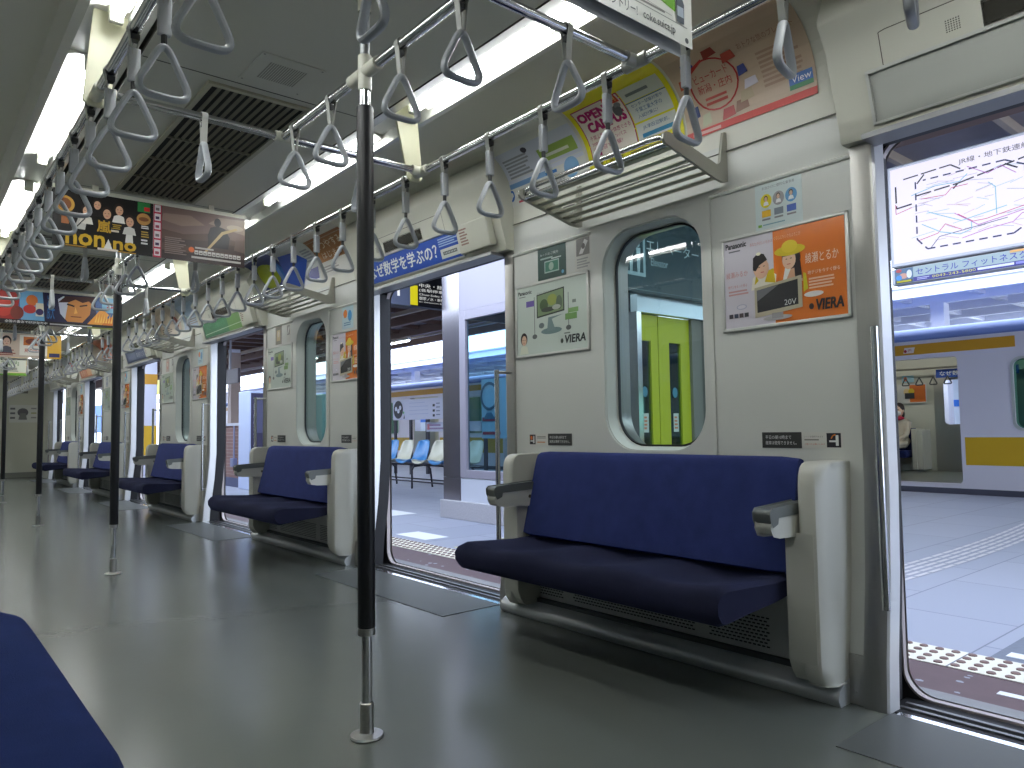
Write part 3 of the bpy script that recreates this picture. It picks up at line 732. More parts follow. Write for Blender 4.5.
# second holder: magazine on the left, film on the right
holder(0, 'cream clip rail holding the black magazine poster and the brown film poster')
p = hang(0, .582, 1.068, 'hanging_poster', 'black hanging magazine poster with gold lettering and five people in suits', (20, 17, 16))
w = p.w
for (u, v, s, dr) in ((.155, .205, .030, (215, 210, 200)), (.205, .245, .027, (30, 28, 28)), (.252, .205, .031, (34, 30, 30)), (.312, .235, .030, (225, 222, 214)), (.365, .180, .031, (200, 198, 192))):
    p.face(u, v, s, (206, 160, 128), (42, 30, 24), dr)
p.poly([(.10, .10), (.15, .10), (.16, .16), (.12, .17)], (190, 186, 178)); p.poly([(.345, .06), (.385, .06), (.38, .13), (.352, .13)], (216, 214, 208))
for i in range(7): p.poly([(.105+.006*i, .105+.008*i), (.112+.006*i, .105+.008*i), (.118+.006*i, .125+.008*i)], (20, 18, 18), 3)
p.text('嵐', .205, .098, .275, .165, (190, 150, 50), 6, bold=.003); p.text('non', .06, .012, .245, .078, (196, 158, 44), 7, bold=.005); p.text('no', .285, .012, .40, .062, (196, 158, 44), 7, bold=.005); p.ell(.266, .036, .010, .010, (196, 158, 44), 7)
for u, a in ((.06, .004), (.3, .002)): p.rect(u, a, u+.1, a+.006, (170, 130, 50))
p.poly([(.235, .0), (.262, .065), (.285, .0)], (220, 218, 212), 8); p.rect(.21, 0, .31, .012, (214, 200, 190), 8)
p.ell(.055, .225, .045, .045, (196, 150, 66)); p.ell(.055, .225, .030, .032, (120, 70, 40), 2); p.rect(.04, .12, .075, .17, (150, 90, 50))
p.rect(.405, .245, .470, .30, (46, 128, 66)); p.rect(.438, .252, .468, .275, (190, 40, 36), 2); p.ell(.437, .205, .036, .034, (178, 132, 72)); p.ell(.437, .205, .026, .012, (120, 74, 40), 2)
p.blocks(.425, .150, .468, .170, 2, (220, 220, 220)); p.blocks(.425, .10, .47, .14, 3, (170, 140, 60)); p.blocks(.425, .06, .47, .095, 2, (210, 210, 210)); p.blocks(.275, .125, .33, .155, 3, (180, 150, 60)); p.blocks(.275, .105, .33, .125, 1, (210, 200, 190))
done(p)
p = hang(0, 1.070, 1.585, 'hanging_poster', 'brown hanging film poster with a seated figure under a stormy sky', (84, 64, 56))
p.rect(0, 0, .042, .303, (176, 44, 70), 1); 
for i in range(6): p.rect(.005, .01+.05*i, .037, .05+.05*i, (214, 206, 206), 2); p.rect(.010, .018+.05*i, .030, .034+.05*i, ((150, 60, 80), (70, 50, 80), (120, 110, 110))[i % 3], 3)
p.poly([(.045, .17), (.16, .155), (.30, .18), (.515, .15), (.515, .303), (.045, .303)], (110, 88, 80)); p.poly([(.045, .22), (.15, .20), (.28, .225), (.20, .27), (.05, .26)], (134, 112, 100), 2); p.poly([(.30, .24), (.515, .20), (.515, .29), (.36, .285)], (150, 130, 116), 2); p.ell(.455, .235, .05, .018, (182, 164, 140), 3)
p.rect(.045, 0, .515, .05, (52, 38, 36)); p.poly([(.045, .09), (.515, .075), (.515, .125), (.30, .135), (.045, .115)], (66, 50, 46), 2); p.poly([(.45, .10), (.515, .09), (.515, .17), (.46, .165)], (98, 80, 72), 2)
p.ell(.352, .253, .020, .026, (26, 22, 24), 4); p.poly([(.300, .10), (.415, .10), (.425, .17), (.392, .222), (.352, .232), (.312, .218), (.296, .17)], (28, 24, 26), 4)
p.poly([(.270, .06), (.285, .06), (.385, .185), (.47, .225), (.46, .235), (.375, .20)], (186, 160, 112), 5)
p.rect(.205, .022, .49, .034, (190, 184, 178), 6); p.ell(.205, .07, .016, .016, (206, 100, 46), 6); p.blocks(.06, .03, .18, .13, 9, (130, 112, 104), 3); [p.rect(.222+.0245*i, .046, .243+.0245*i, .070, (208, 204, 198), 6) for i in range(11)]; [p.rect(.226+.0245*i, .052, .239+.0245*i, .058, (90, 72, 66), 7) for i in range(11)]; p.rect(.225, .080, .33, .090, (180, 174, 168), 6)
done(p)
# third holder: one wide colourful comic advert (generic faces and shapes only)
holder(1, 'cream clip rail holding the wide comic poster beyond the second pole')
p = hang(1, .582, 1.60, 'hanging_poster', 'wide colourful comic poster with red, blue and flame-orange shapes', (64, 92, 140))
p.poly([(0, .04), (.18, .04), (.22, .303), (0, .303)], (150, 48, 44)); p.ell(.09, .15, .07, .09, (176, 62, 50), 2); p.ell(.19, .1, .05, .06, (120, 60, 52), 2); p.poly([(.22, .04), (.44, .04), (.44, .303), (.20, .303)], (108, 160, 196)); p.ell(.30, .22, .045, .05, (196, 110, 56), 2); p.ell(.285, .14, .05, .04, (176, 60, 58), 2); p.rect(.33, .08, .39, .2, (214, 204, 180), 2); p.ell(.36, .12, .03, .03, (60, 50, 90), 3)
p.poly([(.40, .04), (.82, .04), (.80, .303), (.38, .303)], (38, 36, 66), 2); p.text('激突', .415, .06, .475, .285, (66, 120, 176), 4)
p.poly([(.52, .12), (.58, .05), (.70, .05), (.76, .13), (.775, .25), (.70, .285), (.58, .285), (.52, .25)], (206, 138, 76), 3); p.poly([(.52, .12), (.56, .07), (.585, .25), (.545, .285), (.50, .25)], (196, 200, 214), 4); p.poly([(.50, .22), (.56, .285), (.80, .295), (.80, .2), (.75, .255), (.70, .235), (.64, .26), (.585, .23)], (70, 40, 40), 5); p.poly([(.57, .205), (.63, .19), (.635, .203), (.575, .22)], (40, 26, 30), 5); p.poly([(.675, .195), (.74, .21), (.735, .222), (.675, .208)], (40, 26, 30), 5); p.poly([(.64, .19), (.66, .135), (.63, .125)], (236, 178, 96), 5); p.rect(.605, .095, .69, .103, (110, 50, 40), 5)
p.poly([(.74, .04), (.86, .04), (.92, .14), (.86, .20), (.80, .12)], (226, 150, 60), 4); p.poly([(.80, .04), (1.018, .04), (1.018, .18), (.94, .12)], (214, 120, 50), 3); p.rect(.86, .16, 1.018, .303, (120, 168, 196), 3); p.blocks(.90, .20, .99, .25, 2, (200, 60, 60), 4)
for i in range(9): p.poly([(.80+.022*i, .06), (.815+.022*i, .06), (.822+.022*i, .15)], (240, 190, 90), 5)
p.rect(0, 0, 1.018, .04, (38, 34, 34), 5); p.text('全国の書店で好評発売中', .10, .008, .42, .032, (230, 230, 226), 6); p.rect(.44, .012, .78, .024, (180, 180, 176), 6); p.rect(.74, 0, 1.018, .014, (120, 130, 60), 7)
done(p)
holder(2, 'cream clip rail holding the red and yellow poster beyond the third pole')
p = hang(2, .582, 1.60, 'hanging_poster', 'red and yellow hanging poster with a white panel beyond the third pole', (196, 178, 160))
p.rect(0, .15, .32, .303, (186, 40, 36)); p.rect(.04, .24, .3, .29, (226, 200, 40), 2); p.rect(0, .02, .2, .13, (200, 60, 40)); p.text('特集', .06, .05, .18, .12, (240, 220, 60), 3); p.ell(.30, .1, .06, .05, (224, 196, 50), 2); p.face(.42, .2, .06, (205, 170, 150), (30, 26, 28), (80, 80, 90)); p.rect(.56, .03, .86, .29, (226, 222, 210)); p.rect(.60, .16, .82, .27, (190, 110, 50), 2); p.ell(.7, .21, .08, .04, (120, 60, 40), 3); p.text('夏の味覚', .61, .07, .80, .12, (180, 60, 40), 3); p.rect(.86, .0, 1.018, .303, (206, 158, 40)); p.rect(.88, .02, 1.0, .07, (40, 40, 90), 2); p.blocks(.34, .02, .54, .10, 4, (130, 40, 40)); done(p)
holder(3, 'cream clip rail holding the pale orange poster beyond the fourth pole')
p = hang(3, .582, 1.60, 'hanging_poster', 'pale orange and green hanging poster farthest down the car', (222, 196, 150))
p.rect(.05, .1, .5, .28, (226, 160, 84)); p.rect(.55, .05, 1.0, .28, (220, 222, 206)); p.rect(0, 0, 1.018, .04, (120, 176, 60), 2); p.text('ご案内', .65, .16, .9, .24, (80, 130, 70), 3); p.ell(.3, .19, .09, .06, (200, 90, 50), 3); p.blocks(.6, .06, .95, .13, 3, (120, 120, 110), 3); done(p)
# ------------------------------------------------------------------ framed posters and stickers on the wall panels
def frame(r, Y, Z, w, h):
    g = G(); X = 2.45; t = .013
    for y0, y1, z0, z1 in ((Y-w, Y, Z, Z+t), (Y-w, Y, Z+h-t, Z+h), (Y-w, Y-w+t, Z, Z+h), (Y-t, Y, Z, Z+h)): g.box(X-.011, X, y0, y1, z0, z1)
    g.build('frame', alumM, r, bevel=.003)
    G().box(X-.004, X, Y-w+.002, Y-.002, Z+.002, Z+h-.002).build('backing', whiteM, r)
def tv_left(label):
    Y, Z, w, h = 2.908, 1.258, .530, .372
    r = thing('framed_poster', (2.45, Y-w/2, Z), label, 'framed poster', 'framed posters beside the windows'); frame(r, Y, Z, w, h)
    p = Print(on_wall(2.4445, Y, Z)); p.rect(.012, .012, w-.012, h-.012, mat('poster_pale_green', (202, 212, 202), .14))
    p.text('Panasonic', .024, .322, .128, .342, (40, 44, 44), bold=.0014); p.blocks(.03, .308, .10, .316, 1, (120, 130, 120)); p.text('ひとりにひとつ', .17, .305, .33, .32, (140, 150, 140))
    p.poly([(.165, .19), (.365, .205), (.365, .322), (.165, .308)], (52, 58, 54), 2); p.poly([(.172, .198), (.358, .212), (.358, .315), (.172, .302)], (120, 140, 104), 3)
    for u, v, a, b, c in ((.22, .25, .03, .03, (66, 84, 54)), (.28, .27, .035, .028, (140, 150, 74)), (.33, .25, .022, .035, (90, 104, 84)), (.25, .225, .05, .012, (60, 66, 58)), (.31, .23, .03, .012, (168, 172, 160))): p.ell(u, v, a, b, c, 4)
    p.ell(.27, .118, .075, .016, (112, 134, 134), 2); p.poly([(.24, .12), (.30, .12), (.275, .175), (.355, .19), (.25, .185)], (120, 140, 140), 3); p.ell(.20, .15, .02, .014, (110, 120, 120), 3)
    p.rect(.085, .255, .145, .285, (108, 92, 160), 2); p.rect(.145, .10, .150, .30, (120, 128, 122), 2); p.ell(.148, .10, .018, .012, (96, 100, 98), 3); p.rect(.39, .12, .395, .29, (120, 128, 122), 2); p.ell(.392, .12, .018, .012, (96, 100, 98), 3)
    p.rect(.37, .158, .45, .188, (112, 150, 88), 3); p.rect(.39, .19, .46, .212, (124, 160, 100), 3); p.rect(.42, .235, .445, .25, (120, 130, 120), 3)
    p.face(.065, .09, .030, (214, 178, 150), (44, 32, 30), (212, 216, 196)); p.text('VIERA', .36, .045, .505, .085, (40, 46, 44), 3, slant=.006, bold=.003); p.ell(.345, .06, .010, .012, (60, 66, 60), 3); p.blocks(.36, .09, .42, .10, 1, (110, 120, 110))
    p.build('print', r); return r
def tv_right(label):
    Y, Z, w, h = 1.660, 1.256, .503, .364
    r = thing('framed_poster', (2.45, Y-w/2, Z), label, 'framed poster', 'framed posters beside the windows'); frame(r, Y, Z, w, h)
    p = Print(on_wall(2.4445, Y, Z)); e, f = w-.012, h-.012
    p.rect(.012, .012, .222, f, mat('poster_lilac_white', (212, 206, 214), .16)); p.rect(.222, .012, e, f, mat('poster_orange', (208, 112, 44), .14))
    p.text('Panasonic', .022, .318, .112, .340, (40, 40, 46), bold=.0016); p.blocks(.035, .302, .095, .312, 1, (110, 110, 116))
    p.text('あなたがほしいものは', .128, .312, .22, .325, (190, 120, 120)); p.text('くらしにちいさなよろこび', .226, .316, .33, .33, (236, 190, 150)); p.text('綾瀬みるか', .022, .205, .115, .228, (196, 128, 124)); p.text('綾瀬とるか', .345, .208, .465, .245, (240, 220, 200)); p.text('地デジをもっと見る', .028, .165, .11, .177, (190, 110, 110)); p.blocks(.03, .135, .115, .158, 2, (196, 150, 150), ragged=.1); p.text('地デジを今すぐ録る', .352, .168, .468, .182, (246, 226, 206)); p.blocks(.355, .115, .465, .158, 4, (232, 190, 160), ragged=.25)
    # two people above a television set
    p.poly([(.128, .145), (.228, .155), (.232, .19), (.205, .21), (.165, .215), (.135, .19)], (232, 226, 210), 2); p.poly([(.185, .17), (.228, .16), (.222, .215), (.20, .21)], (206, 178, 30), 3); p.ell(.172, .222, .032, .038, (224, 182, 152), 4); p.poly([(.138, .22), (.140, .265), (.160, .282), (.185, .274), (.198, .250), (.165, .235), (.150, .215)], (36, 30, 30), 5); p.ell(.163, .278, .010, .006, (240, 236, 210), 6); p.rect(.160, .226, .168, .2285, (60, 44, 42), 5); p.rect(.180, .228, .188, .2305, (60, 44, 42), 5); p.rect(.170, .206, .184, .209, (190, 80, 80), 5); p.poly([(.142, .163), (.160, .178), (.150, .20)], (214, 190, 40), 3)
    p.poly([(.262, .15), (.335, .15), (.325, .215), (.30, .235), (.28, .225)], (206, 158, 128), 3); p.poly([(.258, .165), (.272, .225), (.305, .232), (.272, .165)], (240, 238, 230), 4); p.poly([(.305, .165), (.332, .16), (.322, .265), (.30, .265)], (40, 32, 32), 3); p.ell(.292, .240, .036, .040, (44, 34, 32), 4); p.ell(.284, .234, .026, .034, (226, 186, 156), 5); p.poly([(.256, .248), (.316, .250), (.312, .262), (.26, .262)], (42, 32, 30), 5); p.ell(.288, .268, .060, .019, (206, 182, 30), 6); p.ell(.288, .282, .031, .023, (216, 192, 44), 7); p.rect(.272, .236, .278, .239, (50, 36, 34), 6); p.rect(.289, .237, .296, .240, (50, 36, 34), 6); p.rect(.276, .217, .290, .220, (190, 80, 80), 6); p.poly([(.335, .11), (.352, .12), (.346, .175), (.336, .18)], (196, 190, 40), 3)
    p.poly([(.142, .040), (.330, .058), (.330, .172), (.142, .152)], (186, 176, 150), 6); p.poly([(.152, .058), (.315, .070), (.315, .160), (.152, .142)], mat('poster_screen', (58, 58, 60), .12), 7); p.poly([(.152, .10), (.24, .150), (.152, .142)], (108, 108, 112), 8); p.text('20V', .262, .072, .308, .092, (216, 216, 214), 9); p.ell(.232, .032, .058, .009, (176, 172, 170), 6); p.rect(.21, .03, .255, .05, (150, 146, 146), 6)
    p.ell(.372, .098, .036, .010, (240, 232, 224), 4); p.text('VIERA', .375, .038, .478, .078, (40, 34, 32), 4, slant=.004, bold=.003); p.ell(.362, .055, .009, .011, (60, 44, 40), 4)
    for i in range(4): p.rect(.03+.022*i, .05, .048+.022*i, .066, ((70, 66, 72), (60, 66, 88), (80, 70, 70), (66, 66, 70))[i], 4)
    p.ell(.085, .09, .022, .010, (170, 170, 190), 3); p.ell(.085, .09, .018, .007, (212, 206, 214), 4)
    p.build('print', r); return r
fl = tv_left('framed pale green television poster left of the nearest window'); fr = tv_right('framed orange and white poster with two women right of the nearest window')
for k in range(1, NB):
    c = copy_tree(fl); c.location.y += D*k; c['label'] = 'framed pale green television poster left of the %s window from the camera' % nth(k+1)
    c = copy_tree(fr); c.location.y += D*k; c['label'] = 'framed orange and white poster right of the %s window from the camera' % nth(k+1)
def small(k, Y, Z, w, h, base, label, cat='sticker', grp=None):
    p = Print(on_wall(2.4488, Y+D*k, Z)); p.sheet(0, 0, w, h, base); p.info = ('wall_sticker', label, (2.448, Y+D*k-w/2, Z), grp); p.cat = cat; return p
def fin(p): return tag(p.build(p.info[0], org=p.info[2]), p.info[1], p.cat, p.info[3])
p = small(0, 2.735, 1.636, .203, .158, (30, 66, 58), 'dark green card notice above the pale green poster by the nearest window', 'notice'); p.rect(.05, .03, .155, .09, (160, 186, 176)); p.rect(.056, .036, .149, .084, (52, 116, 92), 2); p.ell(.10, .06, .018, .02, (150, 176, 160), 3); p.text('カードのご案内', .018, .118, .15, .132, (200, 214, 206)); p.blocks(.02, .098, .12, .112, 1, (150, 176, 166)); p.rect(.10, .094, .17, .100, (190, 204, 196)); p.ell(.18, .02, .009, .009, (90, 160, 190)); fin(p)
p = small(0, 2.472, 1.636, .112, .165, (206, 204, 196), 'small white notice with a grey device picture beside the dark green notice', 'notice'); p.rect(.012, .072, .10, .155, (120, 116, 110)); p.poly([(.03, .08), (.055, .08), (.09, .135), (.068, .147)], (222, 220, 216), 2); p.ell(.06, .115, .012, .014, (90, 84, 80), 3); p.blocks(.015, .01, .10, .062, 4, (150, 150, 146)); fin(p)
p = small(0, 1.507, 1.622, .186, .170, (206, 218, 216), 'pale notice with coloured round pictures above the orange poster', 'notice', )
p.text('お出かけに便利な乗車券', .03, .148, .16, .16, (120, 126, 130)); 
for i, (a, b) in enumerate((((222, 206, 20), (230, 180, 30)), ((150, 150, 150), (120, 130, 140)), ((90, 150, 196), (70, 100, 180)))): p.ell(.045+.05*i, .105, .023, .026, a); p.face(.045+.05*i, .112, .010, (222, 190, 160), (70, 50, 40), (240, 240, 240)); p.rect(.027+.05*i, .045, .063+.05*i, .07, b); p.blocks(.027+.05*i, .03, .063+.05*i, .042, 1, (130, 130, 130))
p.rect(.01, .01, .025, .02, (120, 170, 60)); p.blocks(.03, .012, .15, .02, 1, (120, 160, 170)); fin(p)
def seat_sticker(k, near):
    n = nth(k+1)
    lab = 'seat-closing sticker above the %s end of the %s bench from the camera' % (('far', 'near')[near], n)
    if near:
        p = small(k, 1.512, .815, .300, .057, (208, 206, 198), lab); p.rect(0, 0, .155, .057, (58, 58, 56)); p.text('平日の朝10時まで', .014, .032, .116, .046, (226, 226, 222)); p.text('座席は使用できません。', .014, .012, .136, .026, (226, 226, 222)); p.text('シートを使用できます', .165, .038, .235, .044, (110, 108, 100)); p.blocks(.165, .026, .22, .034, 1, (130, 128, 120), ragged=.1); p.text('ご協力をお願いします', .165, .012, .24, .018, (196, 110, 80)); p.rect(.246, .004, .296, .053, (40, 38, 44)); p.rect(.278, .010, .288, .046, (226, 226, 222), 2); p.rect(.255, .022, .278, .028, (226, 226, 222), 2); p.line([(.262, .034), (.268, .044), (.278, .048)], .004, (226, 130, 40), 2)
    else:
        p = small(k, 2.822, .815, .308, .057, (208, 206, 198), lab); p.rect(.140, 0, .308, .057, (58, 58, 56)); p.text('平日の朝10時まで', .152, .032, .27, .046, (226, 226, 222)); p.text('座席は使用できません。', .152, .012, .295, .026, (226, 226, 222)); p.rect(.004, .004, .048, .053, (40, 38, 44)); p.rect(.030, .010, .040, .046, (226, 226, 222), 2); p.rect(.010, .018, .030, .024, (226, 226, 222), 2); p.ell(.018, .036, .008, .010, (214, 110, 50), 2); p.blocks(.06, .032, .125, .046, 2, (130, 128, 120), ragged=.1); p.rect(.06, .012, .12, .018, (196, 140, 100))
    fin(p)
for k in range(NB): seat_sticker(k, 0); seat_sticker(k, 1)
for k in range(1, NB):
    n = nth(k+1)
    p = small(k, 2.735, 1.640, .13, .16, ((96, 88, 74), (190, 170, 160), (150, 160, 170), (180, 176, 160))[k-1], ('brown', 'pinkish', 'blue-grey', 'beige')[k-1]+' notice above the pale green poster by the %s window' % n, 'notice'); p.rect(.03, .03, .10, .12, ((186, 168, 120), (206, 150, 130), (90, 110, 150), (120, 100, 80))[k-1]); p.ell(.065, .085, .02, .025, (210, 200, 180), 2); fin(p)
    p = small(k, 2.50, 1.640, .075, .15, (204, 203, 194), 'small white device notice left of the %s window' % n, 'notice'); p.rect(.01, .06, .065, .14, (120, 118, 112)); p.poly([(.02, .07), (.035, .07), (.058, .12), (.045, .13)], (220, 220, 216), 2); fin(p)
    p = small(k, 1.50, 1.632, .17, .16, (188, 212, 220), 'pale blue notice above the orange poster right of the %s window' % n, 'notice'); p.ell(.05, .11, .03, .03, (226, 130, 50)); p.ell(.12, .09, .03, .04, (70, 140, 190)); p.blocks(.03, .02, .14, .05, 2, (100, 140, 170)); fin(p)
# ------------------------------------------------------------------ curved adverts in the cove
CP = [(2.45, 2.045)]+COVE[2:]
CL = [0]
for a, b in zip(CP, CP[1:]): CL.append(CL[-1]+math.hypot(b[0]-a[0], b[1]-a[1]))
CTOT = CL[-1]
def on_cove(Y):
    def fn(u, v, h):
        v = max(0, min(v, CTOT-1e-5))
        for i in range(len(CP)-1):
            if v <= CL[i+1]:
                t = (v-CL[i])/(CL[i+1]-CL[i]); a, b = CP[i], CP[i+1]; dx, dz = (b[0]-a[0]), (b[1]-a[1]); L = math.hypot(dx, dz)
                return (a[0]+dx*t-(h+.0042)*dz/L, Y-u, a[1]+dz*t+(h+.0042)*dx/L)
    return fn
def cove(Y, w, base, label):
    p = Print(on_cove(Y), .0007); p.w = w; p.h = CTOT-.01; p.sheet(0, .012, w, p.h, base, n=16); p.info = ('curved_poster', label, (2.38, Y-w/2, 2.05), 'curved posters above the luggage racks'); p.cat = 'poster'; return p
p = cove(2.945, .575, (216, 216, 208), 'white and pale blue curved university poster left of the yellow one')
p.rect(.02, .13, .57, .30, (206, 210, 222), 1, 8); p.rect(.02, .105, .30, .13, (120, 160, 206)); p.blocks(.05, .15, .26, .26, 6, (150, 152, 158), 2); p.rect(.30, .17, .55, .24, (150, 176, 84), 2, 4); p.rect(.34, .19, .5, .205, (226, 230, 210), 3); p.ell(.23, .27, .02, .016, (60, 56, 70), 2); p.text('駿徳大学', .07, .045, .24, .09, (90, 90, 100)); p.ell(.03, .07, .02, .03, (60, 110, 180), 2); p.ell(.03, .07, .012, .018, (216, 216, 208), 3); p.ell(.48, .10, .05, .05, (120, 166, 206), 3); p.rect(.40, .02, .56, .035, (200, 60, 70), 2); p.rect(.30, .105, .38, .12, (60, 120, 190), 2); p.text('公開講座', .33, .05, .43, .085, (120, 120, 126), 2); p.rect(.08, .022, .12, .034, (180, 70, 80), 2); p.rect(.18, .022, .22, .034, (90, 80, 170), 2); fin(p)
p = cove(2.352, .538, (222, 214, 26), 'yellow curved open-campus poster above the nearest luggage rack')
p.rect(.025, .088, .30, .335, (176, 36, 96), 1, 8); p.rect(.030, .093, .295, .330, (228, 220, 206), 2, 8)
p.text('OPEN', .038, .262, .205, .312, (170, 26, 100), 4, bold=.006); p.text('CAMPUS', .062, .205, .285, .255, (170, 26, 100), 4, bold=.006); p.poly([(.20, .295), (.29, .29), (.285, .335), (.215, .335)], (200, 70, 40), 3); p.text('7.24', .215, .30, .28, .325, (240, 220, 120), 5)
p.text('千葉工業大学を体感できる', .045, .172, .285, .194, (176, 50, 100), 4); p.text('2009年のキャンパス', .045, .145, .25, .165, (176, 50, 100), 4); p.text('津田沼で開催!', .045, .118, .22, .138, (176, 50, 100), 4); p.rect(.048, .097, .09, .112, (170, 26, 100), 4); p.ell(.255, .255, .024, .028, (88, 90, 92), 5); p.ell(.268, .278, .018, .014, (120, 122, 122), 6)
p.rect(.302, .225, .515, .262, (60, 110, 150), 1); p.rect(.305, .265, .515, .335, (206, 212, 200), 2, 4); p.rect(.305, .170, .515, .258, (212, 216, 208), 2, 4); p.rect(.305, .09, .515, .162, (212, 216, 208), 2, 4); p.text('センター試験対策や', .325, .236, .49, .252, (50, 96, 140), 4); p.text('千葉工業大学の', .335, .208, .475, .228, (50, 96, 140), 4); p.text('入試対策に!', .335, .182, .44, .2, (50, 96, 140), 4); p.text('JR津田沼駅前。', .34, .128, .48, .148, (50, 96, 140), 4); p.rect(.33, .098, .505, .116, (50, 130, 170), 3); p.blocks(.33, .285, .48, .31, 1, (120, 130, 130), 4)
p.text('千葉工業大学', .03, .035, .215, .078, (52, 50, 20), 4); p.blocks(.25, .05, .42, .075, 2, (110, 106, 40), 3); p.rect(.25, .028, .52, .036, (226, 220, 150), 3); p.blocks(.44, .055, .51, .075, 2, (190, 90, 40), 3); fin(p)
p = cove(1.800, .555, (196, 174, 150), 'beige curved travel poster with a red ring stamp and red lower stripe')
p.rect(0, .012, .555, .040, (196, 66, 58), 1); p.rect(.03, .019, .16, .031, (222, 180, 170), 2); p.ring(.165, .195, .098, .105, (176, 50, 48), 3); p.text('ビューカード', .09, .215, .24, .25, (176, 60, 56), 4); p.text('新潟・庄内', .09, .17, .24, .205, (176, 60, 56), 4); p.blocks(.11, .115, .22, .155, 2, (190, 90, 80), 4, ragged=.15); p.poly([(.09, .26), (.16, .295), (.16, .305), (.09, .28)], (190, 60, 54), 5)
for u, v, a, b, c in ((.045, .235, .025, .02, (190, 90, 60)), (.09, .295, .03, .02, (60, 74, 150)), (.20, .315, .03, .02, (150, 60, 50)), (.26, .27, .03, .02, (180, 76, 60)), (.29, .20, .02, .02, (70, 80, 140)), (.31, .145, .03, .018, (216, 210, 220)), (.285, .105, .03, .022, (186, 170, 140)), (.20, .065, .03, .022, (176, 70, 66)), (.10, .07, .022, .025, (190, 190, 160)), (.055, .11, .018, .025, (70, 84, 130)), (.03, .17, .02, .02, (150, 100, 80)), (.26, .075, .03, .022, (150, 110, 90))): p.poly([(u-a, v-b), (u+a, v-b*.7), (u+a*.8, v+b), (u-a*.7, v+b*.9)], c, 3)
p.text('おトクな旅のプレゼント', .31, .275, .53, .30, (160, 120, 100), 3); p.blocks(.36, .10, .52, .24, 8, (172, 144, 124), 3); p.rect(.455, .055, .545, .11, (52, 104, 176), 4); p.rect(.455, .055, .545, .072, (60, 130, 80), 5); p.text('View', .465, .078, .54, .103, (236, 240, 240), 6); fin(p)
# second bay
p = cove(2.945+D, .54, (36, 50, 120), 'dark blue curved poster with yellow-green lettering above the second window'); p.ell(.22, .2, .2, .12, (150, 164, 30), 1); p.text('オープン', .08, .2, .36, .27, (60, 70, 30), 4); p.text('キャンパス', .10, .12, .38, .18, (60, 70, 30), 4); p.rect(.05, .03, .5, .07, (190, 196, 216), 2); p.ell(.45, .2, .06, .1, (70, 120, 190), 3); fin(p)
p = cove(2.40+D, .56, (206, 208, 206), 'white and blue curved poster with a smiling woman above the second window'); p.poly([(0, .02), (.25, .02), (.42, .2), (.3, .3), (.05, .32)], (44, 80, 166), 1); p.face(.16, .17, .055, (216, 176, 150), (60, 40, 34), (226, 206, 120)); p.rect(.36, .03, .54, .12, (54, 60, 130), 2); p.rect(.40, .045, .5, .11, (206, 190, 40), 3); p.text('募集', .41, .055, .49, .10, (70, 60, 20), 5); p.blocks(.40, .17, .54, .29, 5, (150, 156, 160), 3); fin(p)
p = cove(1.83+D, .57, (206, 204, 196), 'brown and white curved poster with white lettering above the second window'); p.rect(.0, .13, .57, .335, (150, 100, 50), 1, 8); p.text('なつやすみ', .06, .22, .50, .29, (226, 216, 196), 4); p.text('はじまる', .10, .15, .40, .20, (226, 216, 196), 4); p.blocks(.03, .04, .3, .1, 3, (150, 146, 140), 3); fin(p)
for k, cols in ((2, ((206, 190, 170), (150, 170, 190))), (3, ((196, 120, 90), (196, 204, 190))), (4, ((190, 196, 200), (170, 180, 120)))):
    for i, c in enumerate(cols):
        p = cove((2.93, 1.98)[i]+D*k, .84, c, ('left-hand', 'right-hand')[i]+' curved poster above the %s window from the camera' % nth(k+1)); p.rect(.05, .15, .6, .3, tuple(min(255, int(v*1.12)) for v in c), 1, 6); p.blocks(.08, .05, .5, .12, 3, (120, 110, 100), 2); p.ell(.7, .15, .07, .08, (120+20*k, 100, 90), 2); fin(p)
# ------------------------------------------------------------------ adverts in the header frames
def head_ad(k, base, label):
    p = Print(on_header(1.024+D*k, 1.867)); p.w, p.h = 1.118, .139; p.sheet(0, 0, p.w, p.h, base); 
    f0 = p.fn; p.fn = lambda u, v, h: f0(u, v, h+.0035)
    p.g = G(); p.sheet(0, 0, p.w, p.h, base); p.info = ('door_top_poster', label, (2.36, .46+D*k, 1.9), 'strip posters above the doorways'); p.cat = 'poster'; return p
p = head_ad(1, (40, 78, 168), 'blue strip poster with white lettering above the second doorway')
p.text('なぜ数学を学ぶの\uff1f', .085, .026, .880, .112, (226, 230, 226), bold=.003); p.blocks(.905, .078, 1.10, .128, 4, (160, 184, 220)); p.rect(.910, .014, 1.095, .066, (214, 216, 206)); p.rect(.935, .032, 1.07, .050, (70, 72, 70), 3); [p.rect(.945+.0155*i, .036, .955+.0155*i, .046, (190, 192, 186), 4) for i in range(8)]; fin(p)
p = head_ad(2, (74, 132, 92), 'green strip poster above the third doorway'); p.rect(.70, 0, 1.118, .139, (110, 150, 84)); p.line([(.02, .03), (1.1, .05)], .006, (200, 214, 190), 2); p.text('みどりの沿線めぐり', .1, .065, .62, .115, (96, 160, 116), 2); fin(p)
p = head_ad(3, (70, 80, 110), 'slate blue strip poster above the fourth doorway'); p.rect(.1, .02, .5, .12, (100, 110, 136)); p.text('資格をとろう', .55, .04, 1.0, .1, (170, 176, 190)); fin(p)
p = head_ad(4, (190, 116, 84), 'orange strip poster above the fifth doorway'); p.rect(.6, .02, 1.05, .12, (206, 160, 120)); p.text('夏祭り', .1, .03, .5, .11, (226, 206, 180)); fin(p)
p = head_ad(5, (150, 150, 140), 'grey strip poster above the farthest doorway'); p.text('お知らせ', .1, .03, .5, .11, (90, 90, 84)); fin(p)
